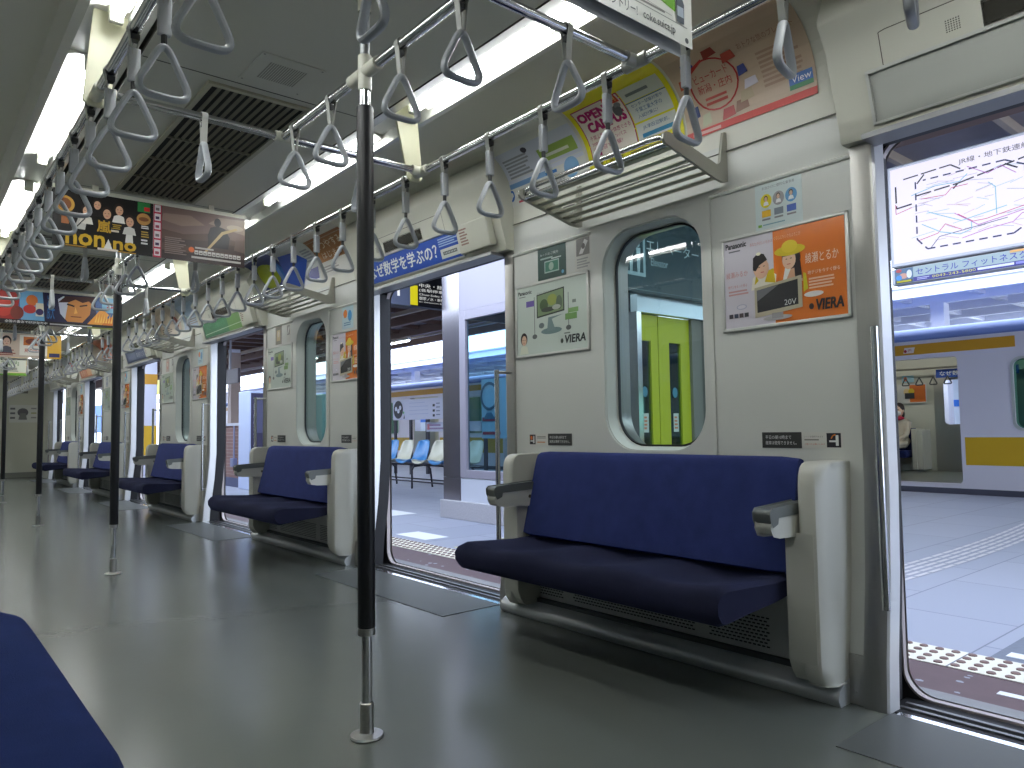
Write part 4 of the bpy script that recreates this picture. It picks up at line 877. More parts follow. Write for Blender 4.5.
# notice and plate on the end wall
p = Print(on_face(1.80, Y1-.003, 1.19), .002); p.sheet(0, 0, .52, .38, (214, 214, 206)); p.ell(.25, .22, .10, .09, (90, 88, 90)); p.poly([(.17, .06), (.33, .06), (.30, .2), (.20, .2)], (120, 118, 116))
for i in range(3): p.rect(.02, .28-.1*i, .11, .32-.1*i, (100, 100, 100)); p.rect(.40, .29-.1*i, .5, .32-.1*i, (170, 168, 120) if i == 1 else (150, 150, 146))
tag(p.build('wall_notice', org=(2.06, Y1-.003, 1.2)), 'white notice with grey drawing on the far end wall', 'notice')
p = Print(on_face(1.945, Y1-.003, 1.825), .002); p.sheet(0, 0, .19, .06, (100, 98, 88)); p.text('非常用', .03, .015, .16, .045, (150, 148, 130)); tag(p.build('number_plate', org=(2.04, Y1-.003, 1.83)), 'small dark plate high on the far end wall', 'plate')
# ================================================================== outside
PZ = -.06
concM = mat('platform_concrete', (150, 152, 160), .7, noise=.06, nscale=3)
paveM = brickmat('platform_paving', (150, 154, 170), (142, 147, 164), (104, 108, 124), 1.0, .55, bw=.9, rh=.6, ms=.004)
edgeM = mat('platform_edge_concrete', (134, 134, 136), .75, noise=.12, nscale=30)
maroonM = mat('maroon_paint', (92, 72, 76), .6, noise=.18, nscale=14)
asphM = mat('grey_asphalt', (110, 116, 130), .75, noise=.15, nscale=40)
tactM = mat('tactile_white_yellow', (224, 220, 204), .6, noise=.04, nscale=8)
dotM = mat('tactile_dot_brown', (120, 96, 92), .7)
wpM = mat('white_road_paint', (226, 228, 232), .6)
ypM = mat('pale_yellow_paint', (206, 204, 150), .6)
EX = 2.70
g = G().box(EX, 10.85, -8, 46, -1.1, PZ-.004); g.box(EX, 2.885, -8, 46, PZ-.02, PZ, 1); g.box(2.885, 3.19, -8, 46, PZ-.02, PZ, 2); g.box(3.44, 10.85, 1.13, 46, PZ-.02, PZ, 3); g.box(3.44, 10.85, -8, 1.13, PZ-.02, PZ, 3)
g.box(3.44, 4.60, .0, 1.13, PZ, PZ+.002, 4); g.box(3.44, 4.62, -6, 0, PZ, PZ+.002, 4)
g.box(3.50, 3.57, .0, 1.09, PZ+.002, PZ+.004, 5); g.box(3.00, 3.04, .86, .97, PZ, PZ+.002, 5); g.box(5.1, 5.9, .7, 1.45, PZ+.001, PZ+.003, 5)
g.box(3.50, 3.60, 3.9, 5.0, PZ, PZ+.002, 6); g.box(3.55, 3.80, 5.5, 6.0, PZ, PZ+.002, 5); g.box(3.95, 4.6, 7.3, 8.9, PZ, PZ+.002, 5)
for i in range(90):
    x, y = random.uniform(2.9, 3.17), random.uniform(-.4, 1.6) if i % 2 else random.uniform(3.2, 6); s = random.uniform(.003, .016)
    g.add([(x+s*math.cos(a*PI/3)*random.uniform(.6, 1.3), y+s*1.3*math.sin(a*PI/3), PZ+.0012) for a in range(6)], [tuple(range(6))], 7)
tag(g.build('platform', [concM, edgeM, maroonM, paveM, asphM, wpM, ypM, mat('paint_specks', (150, 156, 166), .6)], flat=True), kind='structure')
def tactile(y0, y1, full):
    g = G().box(3.19, 3.44, y0, y1, PZ-.02, PZ+.003)
    s = .0625
    y = y0+.03
    while y < y1:
        for i in range(4 if full else 4):
            x = 3.222+i*.0622
            for r, z, m in ((.017, PZ+.0035, 1), (.013, PZ+.008, 1)): pass
            g.lathe([(.0175, PZ+.003), (.0165, PZ+.007), (.012, PZ+.009), (0, PZ+.009)], x, y, 8, 1)
        y += s
    y = y0
    while y < y1: g.box(3.19, 3.44, y-.003, y+.003, PZ, PZ+.0034, 2); y += .30
    return g
g = tactile(-.6, 6.6, True); tag(g.build('tactile_paving', [tactM, dotM, asphM]), kind='structure')
g = G()
for i in range(5):
    n = 26
    for j in range(n):
        t0, t1 = j/n, (j+.88)/n
        P = lambda t: (4.3+5.2*t, 2.02+.55*t*t-.30*t+i*.055)
        (xa, ya), (xb, yb) = P(t0), P(t1)
        g.add([(xa, ya-.014, PZ+.003), (xb, yb-.014, PZ+.003), (xb, yb+.014, PZ+.003), (xa, ya+.014, PZ+.003)], [(0, 1, 2, 3)])
tag(g.build('guide_path', [mat('guide_bar', (206, 202, 206), .6)]), kind='structure')
# ---- platform roof
beamM = mat('brown_roof_beam', (112, 86, 74), .65, noise=.08)
raftM = mat('cream_rafter', (172, 156, 138), .6)
deckM = mat('roof_deck_dark', (128, 122, 128), .5, noise=.25, nscale=3)
g = G().box(4.3, 11.0, -8, 46, 3.46, 3.5)
for x in (4.3, 6.42, 8.6, 9.8, 10.9): g.box(x-.07, x+.07, -8, 46, 3.24, 3.46, 1)
y = -7.5
while y < 46: g.box(4.3, 11.0, y-.025, y+.025, 3.37, 3.46, 2 if y < 6 else 1); y += .95
for x in (7.9, 10.2): g.box(x-.04, x+.04, -8, 46, 3.26, 3.34, 2)
tag(g.build('canopy_roof', [deckM, beamM, raftM]), kind='structure')
def roof_lamp(x, y, label):
    r = thing('canopy_lamp', (x, y, 3.2), label, 'platform lamp', 'fluorescent lamps under the platform roof')
    G().box(x-.05, x+.05, y-.62, y+.62, 3.19, 3.24).build('housing', whiteM, r, bevel=.005); G().cyl((x, y, 3.165), 'y', .018, y-.6, y+.6, 10).build('tube', em((235, 245, 255), 12), r)
for i, y in enumerate((16.6, 19.2, 22.0, 25.2)): roof_lamp(9.9, y, 'fluorescent lamp under the platform roof seen through the second doorway, %s' % ('nearest', 'second', 'third', 'farthest')[i])
# pale roof of the next platform, beyond the other train
g = G().box(13.9, 20, -10, 60, 3.32, 3.36)
for x in (14, 15.1, 16.3, 17.6, 19): g.box(x-.05, x+.05, -10, 60, 3.14, 3.32, 1)
y = -9
while y < 60: g.box(14, 20, y-.05, y+.05, 3.2, 3.32, 1); y += 1.25
for y in (2.2, 5.5, 9, 13, 18, 24, 31): g.box(15.0, 15.25, y-.12, y+.12, -1.2, 3.14, 1)
tag(g.build('far_canopy', [mat('far_deck', (206, 204, 210), .6), mat('far_steel', (236, 234, 240), .6)]), kind='structure')
# ---- route map board over the platform
r = thing('route_map_sign', (5.5, 1.15, 2.02), 'large backlit white railway route map hanging outside the nearest doorway', 'sign')
G().box(5.5, 5.62, -.05, 2.31, 2.015, 2.755).build('case', mat('sign_case', (200, 200, 206), .4, .3), r, bevel=.01)
for y in (.1, .6): G().box(5.54, 5.58, y-.02, y+.02, 2.75, 3.30).build('hanger', mat('sign_hanger', (150, 150, 156), .4, .5), r)
p = Print(on_wall(5.4995, 2.285, 2.04), .0015); MW, MH = 2.31, .69
p.rect(0, 0, MW, MH, em((240, 234, 255), .85))
K, N_, R_, C_, P_ = (28, 28, 40), (40, 46, 90), (200, 70, 110), (110, 190, 205), (190, 100, 180)
p.text('JR線・地下鉄連絡路線図', .45, .60, 1.02, .645, (40, 42, 56), 3)
def dash(pts, w, col, d=.05, gap=.03):
    for (a, b), (c, e) in zip(pts, pts[1:]):
        L = math.hypot(c-a, e-b); t = 0
        while t < L: q = min(t+d, L); p.line([(a+(c-a)*t/L, b+(e-b)*t/L), (a+(c-a)*q/L, b+(e-b)*q/L)], w, col, 2); t += d+gap
dash([(.17, .56), (.165, .15), (.23, .07), (.75, .07), (.83, .12), (.83, .50), (.72, .56), (.22, .56)], .010, N_)
dash([(.035, .56), (.035, .40), (.14, .41)], .011, K, .12, .02); dash([(.09, .60), (.40, .62), (.46, .575)], .009, K, .10, .02); dash([(.17, .46), (.44, .48), (.90, .56), (1.5, .60)], .010, K, .10, .02); p.line([(.23, .60), (.18, .545)], .010, K, 2); p.line([(.83, .46), (.90, .50), (1.02, .50), (1.06, .53), (1.5, .55)], .007, K, 2); p.line([(.44, .48), (.41, .45)], .010, K, 2); p.line([(.72, .535), (.79, .49)], .010, K, 2)
for q, c in (((( .03, .43), (.03, .36), (.14, .385)), R_), (((.14, .47), (.3, .50), (.45, .49), (.5, .53)), C_), (((.18, .14), (.30, .165), (.35, .22), (.45, .16)), R_), (((.43, .27), (.52, .20), (.60, .20), (1.0, .27), (1.0, .36)), R_), (((.41, .28), (.55, .17), (.72, .195), (.95, .235), (1.08, .36)), P_), (((.45, .10), (.60, .13), (.75, .145), (.80, .19), (1.0, .21), (1.12, .35)), P_), (((.25, .07), (.31, .14), (.52, .16), (.72, .18)), N_), (((.20, .25), (.32, .17), (.44, .13), (.51, .15), (.51, .2)), C_), (((.88, .36), (1.10, .39)), P_), (((.94, .36), (.95, .29)), R_), (((.62, .44), (.66, .40), (.66, .22)), C_), (((.5, .58), (.62, .50), (.70, .53), (.78, .46)), P_), (((.2, .43), (.36, .42), (.40, .46), (.5, .46)), R_), (((.9, .58), (1.1, .62), (1.4, .64)), C_), (((.24, .33), (.45, .22), (.72, .26)), C_)): p.line(q, .0045, c, 2)
for i in range(70): a, b = random.uniform(.10, 1.15), random.uniform(.12, .55); p.line([(a, b), (a+random.uniform(.05, .16), b+random.choice((0, .02, -.03)))], .0028, random.choice(((190, 170, 200), (150, 190, 200), (200, 160, 170), (160, 160, 170))), 1)
for i, c in enumerate((K, R_, R_, N_, C_, C_)): p.rect(1.13, .27-.03*i, 1.18, .28-.03*i, c, 2); p.rect(1.2, .27-.03*i, 1.3, .276-.03*i, (170, 170, 180), 2)
p.build('map_face', r)
r = thing('advert_sign', (5.5, 1.15, 1.89), 'long blue and white advert strip hanging under the route map outside', 'sign')
G().box(5.505, 5.60, -.05, 2.31, 1.89, 2.005).build('case', mat('sign_case', (200, 200, 206), .4, .3), r, bevel=.004)
p = Print(on_wall(5.5045, 2.285, 1.896), .0015); p.rect(0, 0, MW, .105, em((208, 236, 250), .45)); p.rect(0, 0, MW, .032, em((96, 96, 205), .35), 2); p.rect(0, 0, .125, .105, em((130, 170, 215), .3), 3); p.rect(.005, .002, .12, .022, (70, 66, 80), 4); p.rect(.012, .005, .112, .019, (190, 180, 60), 5)
for u, v, a, b, c in ((.03, .09, .02, .012, (190, 90, 90)), (.06, .05, .03, .02, (210, 160, 140)), (.10, .06, .018, .03, (230, 230, 235)), (.03, .04, .02, .02, (90, 150, 210))): p.ell(u, v, a, b, c, 5)
p.text('セントラル フィットネスクラブ', .145, .042, .93, .092, (62, 66, 176), 4); p.text('0043-243-5800', .25, .008, .52, .026, (222, 216, 110), 4); p.rect(.53, .010, .74, .026, (228, 228, 246), 3); p.blocks(.15, .006, .24, .026, 2, (190, 190, 230), 4); p.rect(.75, .01, .9, .026, (150, 150, 220), 4); p.rect(.72, .09, .95, .105, (240, 180, 110), 4)
p.build('sign_face', r)
# ---- line sign seen through the second doorway
r = thing('line_sign', (4.95, 7.56, 2.38), 'black hanging line sign with yellow bar and white Japanese lettering', 'sign')
G().box(4.08, 5.9, 7.5, 7.62, 2.385, 2.83).build('case', mat('dark_sign_case', (52, 54, 66), .45), r, bevel=.008)
p = Print(on_face(4.08, 7.4985, 2.385), .002); p.rect(0, 0, .58, .445, mat('sign_blue_grey', (92, 98, 120), .4)); p.rect(.58, .0, 1.8, .445, (22, 22, 28)); p.rect(.575, .012, .68, .25, em((238, 226, 30), .6), 2); p.text('1', .395, .10, .43, .20, em((245, 246, 250), .8), 3)
for i, (t, z0, z1, w) in enumerate((('中央・総武線', .235, .285, .52), ('(各駅停車)', .178, .222, .38), ('Chuo-Sobu Line', .138, .162, .42), ('御茶ノ水・新宿・中野', .082, .122, .52), ('for Ochanomizu & Shinjuku', .048, .066, .48))): p.text(t, .70, z0, .70+w, z1, em((240, 242, 238), .7), 3)
p.build('sign_face', r)
for x in (4.3, 5.4): G().box(x-.015, x+.015, 7.54, 7.57, 2.82, 3.42).build('hanger', mat('sign_hanger', (150, 150, 156), .4, .5), r)
# ---- lift enclosure
BX = 4.63; B0, B1 = 3.97, 6.79; BT = 3.3
mirM = mat('mirror_steel', (170, 166, 170), .18, 1., noise=.05, nscale=2); whP = mat('white_panel', (168, 163, 176), .35, .2); granM = mat('speckled_granite', (186, 184, 190), .6, noise=.25, nscale=70)
r = thing('lift_enclosure', (5.6, 5.4, PZ), 'white lift enclosure with glass side standing on the platform', 'lift enclosure')
g = G().box(BX-.03, BX+.03, B0-.03, B1+.03, PZ, .135); g.box(BX+.03, 6.63, B1-.03, B1+.03, PZ, .135); g.build('plinth', granM, r, bevel=.006)
g = G().box(BX, BX+.05, 6.47, B1, .135, .38); g.box(BX+.001, BX+.05, 6.467, B1, .384, BT); g.box(BX+.05, 6.6, B1-.05, B1, .135, .40); g.box(BX+.05, 6.6, B1-.05, B1, 2.15, BT); g.build('corner_post', mirM, r)
g = G().box(BX+.002, BX+.05, B0, 6.465, .135, .376); g.build('lower_panel', mat('white_lower_panel', (206, 210, 222), .4), r)
g = G().box(BX+.002, BX+.05, B0, 6.465, 2.17, BT); g.build('upper_panel', whP, r)
g = G().box(BX-.004, BX+.05, 6.36, 6.466, .384, 2.168); g.box(BX-.004, BX+.05, B0+.11, B0+.17, .384, 2.168); g.box(BX-.003, BX+.05, B0+.17, 6.36, .384, .47); g.box(BX-.003, BX+.05, B0+.17, 6.36, 2.07, 2.168); g.box(BX-.003, BX+.05, B0, B0+.11, .384, .47); g.box(BX-.003, BX+.05, B0, B0+.11, 2.07, 2.168); g.build('glazing_frame', whP, r, bevel=.004)
G().add([(BX+.03, B0+.17, .47), (BX+.03, 6.36, .47), (BX+.03, 6.36, 2.07), (BX+.03, B0+.17, 2.07)], [(0, 1, 2, 3)]).build('side_glass', glass('shaft_glass', (150, 190, 205)), r)
g = G().box(6.56, 6.6, B0+.1, B0+.3, .2, BT); g.box(6.56, 6.6, 5.5, 5.6, .2, BT); g.box(6.56, 6.6, 6.6, 6.75, .2, BT); g.box(6.56, 6.6, B0, B1, 2.15, BT); g.box(6.56, 6.6, B0, B1, .1, .40); g.box(BX+.05, 6.6, B0+.05, B1-.05, BT-.05, BT); g.build('rear_frame', mat('lift_blue_frame', (96, 140, 176), .5), r)
g = G().box(4.90, 4.98, 5.2, 5.28, .0, 2.5); g.box(5.3, 6.1, 5.0, 5.06, 1.55, 1.72); g.build('guide_rail', mat('blue_guide_rail', (70, 116, 150), .5), r)
p = Print(on_wall(BX+.09, 6.2, 1.0), .003); p.sheet(0, -.2, .42, .42, (208, 214, 224)); p.ring(.14, .24, .12, .15, (110, 116, 130), 2); p.rect(.02, -.02, .3, .02, (210, 70, 90), 2); p.poly([(.04, .0), (.10, .07), (.18, .07), (.24, .0)], (110, 130, 150), 3); p.rect(.02, -.16, .32, -.13, (210, 70, 90), 2); p.build('window_poster', r)
# front of the lift: door, jambs, lintel, glass corner
g = G().box(BX-.01, BX+.045, B0-.012, B0+.09, .135, 1.845); g.box(5.53, 6.6, B0-.012, B0+.05, PZ, 1.845); g.build('jamb', brightM, r)
g = G().box(BX, 6.6, B0-.012, B0+.06, 1.845, 1.99); g.build('lintel', mat('lintel_steel', (196, 206, 214), .28, .9), r)
g = G().box(5.39, 5.53, B0+.02, B0+.06, PZ, 1.845); g.build('inner_jamb', mat('brown_grey_jamb', (124, 120, 112), .5), r)
G().box(BX, 6.6, B0-.005, B0+.06, 1.99, BT).build('front_upper_panel', mat('teal_grey_panel', (70, 92, 96), .4), r)
limeM = mat('lime_lift_door', (178, 184, 32), .4)
for nme, x0, x1, w0, w1 in (('l', 4.675, 4.955, .03, .19), ('r', 4.965, 5.395, .14, .30)):
    g = G(); g.holed([(x0, PZ+.02), (x1, PZ+.02), (x1, 1.84), (x0, 1.84)], [[(x0+w0, .45), (x0+w1, .45), (x0+w1, 1.62), (x0+w0, 1.62)]], lambda u, v: (u, B0+.05, v))
    g.holed([(x0, PZ+.02), (x1, PZ+.02), (x1, 1.84), (x0, 1.84)], [[(x0+w0, .45), (x0+w1, .45), (x0+w1, 1.62), (x0+w0, 1.62)]], lambda u, v: (u, B0+.085, v))
    a, b = [(x0, PZ+.02), (x1, PZ+.02), (x1, 1.84), (x0, 1.84)], [(x0+w0, .45), (x0+w1, .45), (x0+w1, 1.62), (x0+w0, 1.62)]
    for l in (a, b): g.band([(u, B0+.05, v) for u, v in l], [(u, B0+.085, v) for u, v in l])
    d = g.build('lift_door', limeM, r)
    q = [(u, B0+.068, v) for u, v in b]; G().add(q, [(0, 1, 2, 3)]).build('door_glass', glass('wired_glass', (150, 180, 190)), d)
    p = Print(on_face(x0+w0, B0+.062, .45), .001); p.rect(.05, .40, .12, .56, (190, 200, 190)); p.blocks(.06, .42, .11, .54, 4, (196, 120, 90), 2); p.ell(.08, .74, .035, .045, (70, 130, 150)); p.build('door_sticker', d)
p = Print(on_wall(BX-.011, 4.065, .5), .002); p.rect(0, 0, .06, .35, (70, 76, 84)); p.build('call_panel', r)
p = Print(on_wall(BX-.005, 4.20, 1.18), .002); p.sheet(0, 0, .125, .30, (196, 196, 110)); p.blocks(.015, .12, .11, .27, 5, (120, 120, 70)); p.build('yellow_notice', r)
g = G().box(5.0, 6.4, 4.6, 6.3, PZ, PZ+.01); g.box(5.9, 5.95, 4.2, 6.3, .2, 1.9); g.box(5.0, 5.9, 5.2, 5.25, .9, .95, 1); g.build('lift_interior', [mat('lift_inside_green', (40, 92, 84), .5), steelM], r)
# hanging lift sign
r = thing('lift_sign', (5.2, B0-.06, 1.99), 'dark teal hanging sign with lift pictogram above the lime lift doors', 'sign')
G().box(4.26, 6.6, B0-.09, B0-.02, 1.985, 2.62).build('case', mat('teal_sign', (46, 66, 72), .35), r)
p = Print(on_face(4.26, B0-.0915, 1.985), .002); p.rect(.04, .13, .39, .47, (150, 172, 176)); p.rect(.07, .16, .36, .44, (46, 66, 72), 2)
for i in range(3): u = .095+.09*i; p.ell(u+.025, .385, .018, .02, (170, 190, 192), 3); p.poly([(u, .36), (u+.05, .36), (u+.045, .25), (u+.035, .14), (u+.027, .14), (u+.025, .24), (u+.022, .14), (u+.012, .14), (u+.005, .25)], (170, 190, 192), 3)
p.text('エレベーター', .40, .355, 1.10, .45, (186, 204, 206), 4); p.text('Elevator', .455, .235, .675, .30, (170, 192, 196), 3); p.line([(.1, .02), (2.2, .02)], .004, (120, 140, 142), 3); p.build('sign_face', r)
# ---- bench of plastic seats
r = thing('platform_bench', (6.75, 11.0, PZ), 'row of blue and cream plastic platform seats behind the lift enclosure', 'bench')
for i in range(7):
    y = 9.2+.5*i; g = G(); vs = []; nu, nv = 9, 12
    prof = [(6.45, .345), (6.46, .37), (6.52, .375), (6.62, .355), (6.72, .345), (6.80, .365), (6.86, .43), (6.90, .52), (6.93, .62), (6.955, .70), (6.965, .725)]
    wid = [.17, .20, .215, .22, .22, .22, .22, .21, .20, .17, .12]
    for (x, z), w in zip(prof, wid):
        for j in range(nu): t = -1+2*j/(nu-1); vs.append((x-.05*t*t*(1 if z > .4 else 0), y+w*t, z+.035*t*t*(1 if z < .4 else 0)))
    n = len(prof); g.add(vs, [(a*nu+b, a*nu+b+1, (a+1)*nu+b+1, (a+1)*nu+b) for a in range(n-1) for b in range(nu-1)])
    o = g.build('seat_shell', mat('bench_blue', (80, 150, 212), .3) if i % 2 else mat('bench_cream', (214, 212, 190), .3), r, angle=70)
    o['label'] = 'blue seat shell' if i % 2 else 'cream seat shell'
    sm = o.modifiers.new('thick', 'SOLIDIFY'); sm.thickness = .012
g = G().box(6.55, 6.80, 8.95, 12.45, .315, .335)
for y in (9.2, 10.45, 11.6, 12.3):
    g.tube([(6.50, y, PZ), (6.50, y, .24), (6.54, y, .30), (6.78, y, .32), (6.86, y, .25), (6.90, y, PZ)], .016, 8)
g.tube([(6.5, 9.2, .06), (6.5, 12.3, .06)], .012, 8); g.tube([(6.89, 9.2, .06), (6.89, 12.3, .06)], .012, 8); g.build('bench_frame', mat('dark_bench_frame', (44, 44, 54), .4, .6), r)
# ---- notice boards behind the bench
r = thing('notice_board', (8.6, 13.2, PZ), 'wide white notice board with black circle standing behind the platform bench', 'notice board')
g = G().box(8.5, 8.56, 11.9, 14.45, 1.12, 1.56); g.build('board', mat('board_white', (206, 208, 226), .3), r, bevel=.006)
g = G()
for y in (11.95, 13.75, 14.4): g.box(8.51, 8.56, y-.03, y+.03, PZ, 1.2)
g.build('post', mat('dark_post', (48, 48, 60), .5), r)
p = Print(on_wall(8.4985, 14.45, 1.12), .003); p.ell(.24, .23, .20, .20, (34, 34, 48)); p.ell(.15, .25, .05, .05, (214, 218, 230), 2); p.ell(.25, .20, .055, .05, (214, 218, 230), 2); p.ell(.33, .27, .05, .05, (214, 218, 230), 2); p.poly([(.46, .03), (.52, .03), (.50, .12)], (60, 60, 70), 2); p.ell(.47, .16, .03, .03, (110, 180, 120), 2)
p.blocks(.7, .08, 1.5, .40, 4, (180, 186, 214), 2, fill=.15); p.rect(1.62, .05, 1.70, .10, (50, 50, 60), 2); p.rect(1.62, .15, 1.70, .20, (50, 50, 60), 2); p.rect(1.62, .26, 1.70, .31, (50, 50, 60), 2); p.blocks(1.75, .05, 1.9, .36, 4, (130, 136, 160), 2, fill=.3); p.build('board_face', r)
r = thing('notice_board', (8.9, 12.6, PZ), 'small pair of white notices on dark posts behind the platform bench', 'notice board')
g = G().box(8.8, 8.84, 11.6, 12.6, .86, 1.06); g.box(8.8, 8.84, 12.68, 13.55, .86, 1.06); g.build('board', mat('board_pale', (196, 200, 214), .35), r)
g = G().box(8.84, 8.90, 12.61, 12.67, PZ, 1.3); g.box(8.84, 8.9, 13.56, 13.64, PZ, 1.3); g.box(8.84, 8.9, 11.5, 11.56, PZ, 1.3); g.build('post', mat('dark_post', (48, 48, 60), .5), r)
p = Print(on_wall(8.7985, 13.55, .86), .003); p.blocks(.04, .03, .8, .17, 2, (150, 130, 160)); p.rect(.05, .04, .14, .16, (200, 120, 130), 2); p.build('board_face', r)
# ---- vending machines, wall, pillars
def vending(x0, x1, y0, y1, zt, body, label):
    r = thing('vending_machine', ((x0+x1)/2, (y0+y1)/2, PZ), label, 'vending machine')
    G().box(x0, x1, y0, y1, PZ, zt).build('cabinet', body, r, bevel=.015)
    p = Print(on_face(x0, y0-.001, PZ), .002); w = x1-x0; h = zt-PZ; p.rect(.05, h*.42, w-.05, h-.06, (190, 210, 206))
    for i in range(3):
        for j in range(6): p.rect(.08+(w-.16)*j/6, h*.46+h*.15*i, .08+(w-.16)*(j+.7)/6, h*.46+h*.15*i+.16, random.choice(((200, 60, 50), (60, 140, 90), (230, 220, 80), (70, 110, 190), (230, 230, 226), (120, 70, 40))), 2)
    p.rect(.05, h*.40, w-.05, h*.42, (90, 110, 110), 2); p.rect(.1, .12, w-.1, .32, (40, 50, 54), 2); p.rect(w-.16, h*.28, w-.06, h*.38, (60, 70, 72), 2); p.build('front_panel', r)
vending(3.98, 4.56, 8.45, 9.1, 1.36, mat('vending_teal', (96, 140, 140), .4), 'teal vending machine seen through the second window')
r = thing('vending_machine', (4.9, 12.6, PZ), 'pale blue-white machine cabinet seen through the third doorway', 'vending machine')
G().box(4.5, 5.3, 12.32, 12.85, PZ, 1.60).build('cabinet', mat('pale_blue_cabinet', (196, 208, 238), .4), r, bevel=.01)
p = Print(on_face(4.5, 12.318, PZ), .003); p.rect(.02, .03, .78, 1.62, (60, 56, 84))
for i in range(3): p.ell(.3, .75-.14*i, .07, .05, (24, 24, 30), 2)
p.rect(.1, .95, .7, 1.5, (90, 90, 120), 2); p.build('front_panel', r)
g = G().box(4.6, 4.85, 13.0, 16.8, .10, 1.02, 0); g.box(4.58, 4.87, 13.0, 16.8, PZ, .10, 1); g.box(4.58, 4.87, 12.98, 16.8, 1.02, 1.07, 2)
r = thing('brick_wall', (4.72, 14.9, PZ), 'low brown brick wall on the platform seen through the third doorway', 'wall', kind='thing')
g.build('brickwork', [brickmat('brown_brick', (132, 100, 92), (146, 112, 102), (170, 150, 146), 8, .8, .5, .25, .03, rot=(PI/2, 0, PI/2)), mat('dark_blue_base', (70, 76, 110), .6), mat('pale_coping', (196, 196, 204), .6)], r)
G().cyl((4.565, 13.25, 0), 'z', .016, .42, 1.02, 10).build('conduit', mat('grey_pipe', (140, 144, 170), .5), r); G().box(4.52, 4.60, 13.18, 13.32, .30, .45).build('junction_box', mat('grey_box', (120, 126, 160), .5), r, bevel=.006)
def pillar(x, y, label, bands, w=.14):
    r = thing('platform_pillar', (x, y, PZ), label, 'pillar')
    G().box(x-w, x+w, y-w, y+w, PZ, 3.3).build('shaft', mat('white_pillar', (222, 222, 236), .5), r, bevel=.01)
    for z0, z1, c in bands: G().box(x-w-.006, x+w+.006, y-w-.006, y+w+.006, z0, z1).build('band', mat('pillar_band_%d' % c[0], c, .5), r)
pillar(4.5, 19.0, 'white pillar with orange-yellow bands seen through the fourth doorway', ((2.07, 2.31, (206, 150, 50)), (.40, 1.09, (222, 176, 40))), .17)
pillar(7.4, 21.5, 'brownish pillar under the roof seen through the third doorway', ((PZ, 3.2, (170, 150, 140)),), .13)
def board(x, y0, y1, z0, z1, col, label, e=.7):
    r = thing('hanging_sign', (x, (y0+y1)/2, z0), label, 'sign')
    G().box(x, x+.06, y0, y1, z0, z1).build('panel', em(col, e) if e else mat('board_%d' % col[0], col, .5), r); G().box(x+.01, x+.05, (y0+y1)/2-.02, (y0+y1)/2+.02, z1, 3.4).build('hanger', mat('sign_hanger', (150, 150, 156), .4, .5), r)
board(5.5, 18.9, 20.2, 1.72, 2.18, (226, 236, 30), 'bright lime-yellow hanging sign seen through the third window'); board(5.6, 22.2, 23.4, 2.02, 2.42, (230, 232, 60), 'bright yellow hanging sign seen through the fourth doorway')
board(6.0, 17.2, 18.4, 2.06, 2.40, (84, 78, 84), 'dark grey hanging sign seen through the third doorway', 0)
r = thing('notice_board', (4.2, 23.2, PZ), 'blue-framed white board on posts seen through the fifth doorway', 'notice board')
G().box(4.15, 4.25, 22.2, 24.4, .95, 1.70).build('board', mat('blue_board', (60, 120, 206), .4), r); p = Print(on_wall(4.148, 23.9, 1.05), .004); p.rect(0, 0, .9, .42, (226, 230, 240)); p.build('board_face', r)
g = G()
for y in (22.3, 24.3): g.box(4.17, 4.23, y-.03, y+.03, PZ, 1.0)
g.build('post', mat('dark_post', (48, 48, 60), .5), r)
r = thing('warning_board', (3.9, 27.2, PZ), 'red and white striped board seen through the farthest doorway', 'warning board')
p = Print(on_wall(3.85, 27.9, 1.9), .004); p.sheet(0, 0, 1.4, .8, (226, 222, 226), .05)
for i in range(5): p.poly([(.3*i-.1 if i else 0, 0), (.3*i+.05, 0), (min(1.4, .3*i+.35), .8), (min(1.4, .3*i+.2), .8)], (190, 50, 70))
p.build('panel', r); g = G().box(3.88, 3.94, 27.0, 27.06, PZ, 1.95); g.build('post', mat('dark_post', (48, 48, 60), .5), r)
# ---- the train on the opposite track
TXF = 11.07; TB = 13.75
tsM = mat('train_stainless', (224, 218, 224), .4, .15, noise=.03, nscale=2); yelM = mat('train_yellow', (206, 164, 12), .45); roofM = mat('train_roof_blue_grey', (112, 132, 190), .5)
r = thing('commuter_train', (12.4, 8, -.9), 'stainless steel commuter train with yellow stripes on the opposite track', 'train')
OD = (3.84, 5.27); DP = 4.2
doors = [(OD[0]+DP*i, OD[1]+DP*i) for i in range(-2, 9)]
T0, T1 = -8.2, 40.0
g = G(); wins = []
holes = []
for a, b in doors: holes.append(rrect(a, b, .06, 1.80, .06))
for a, b in zip([d[1] for d in doors], [d[0] for d in doors[1:]]): wins.append((a+.62, b-.65)); holes.append(rrect(a+.62, b-.65, .80, 1.70, .10))
g.holed([(T0, -.30), (T1, -.30), (T1, 2.06), (T0, 2.06)], holes, lambda u, v: (TXF, u, v))
for l in holes: g.band([(TXF, a, b) for a, b in l], [(TXF+.12, a, b) for a, b in l])
g.build('side_wall', tsM, r)
prof = [(TXF, 2.055), (TXF-.02, 2.075), (TXF-.01, 2.13), (TXF+.05, 2.20), (TXF+.18, 2.245), (TXF+1.5, 2.33), (TB-.1, 2.245), (TB+.1, 2.1), (TB+.12, 2.05)]
G().sheet(prof, 'y', T0, T1).build('roof', roofM, r)
for (a, b), (c, d) in zip(doors, doors[1:]): G().box(TXF-.004, TXF, b+.05, c-.05, .317, .69).build('lower_stripe', yelM, r)
G().box(TXF-.004, TXF, T0, T1, -.30, .0).build('lower_skirt', mat('train_dark_skirt', (78, 78, 92), .5), r)
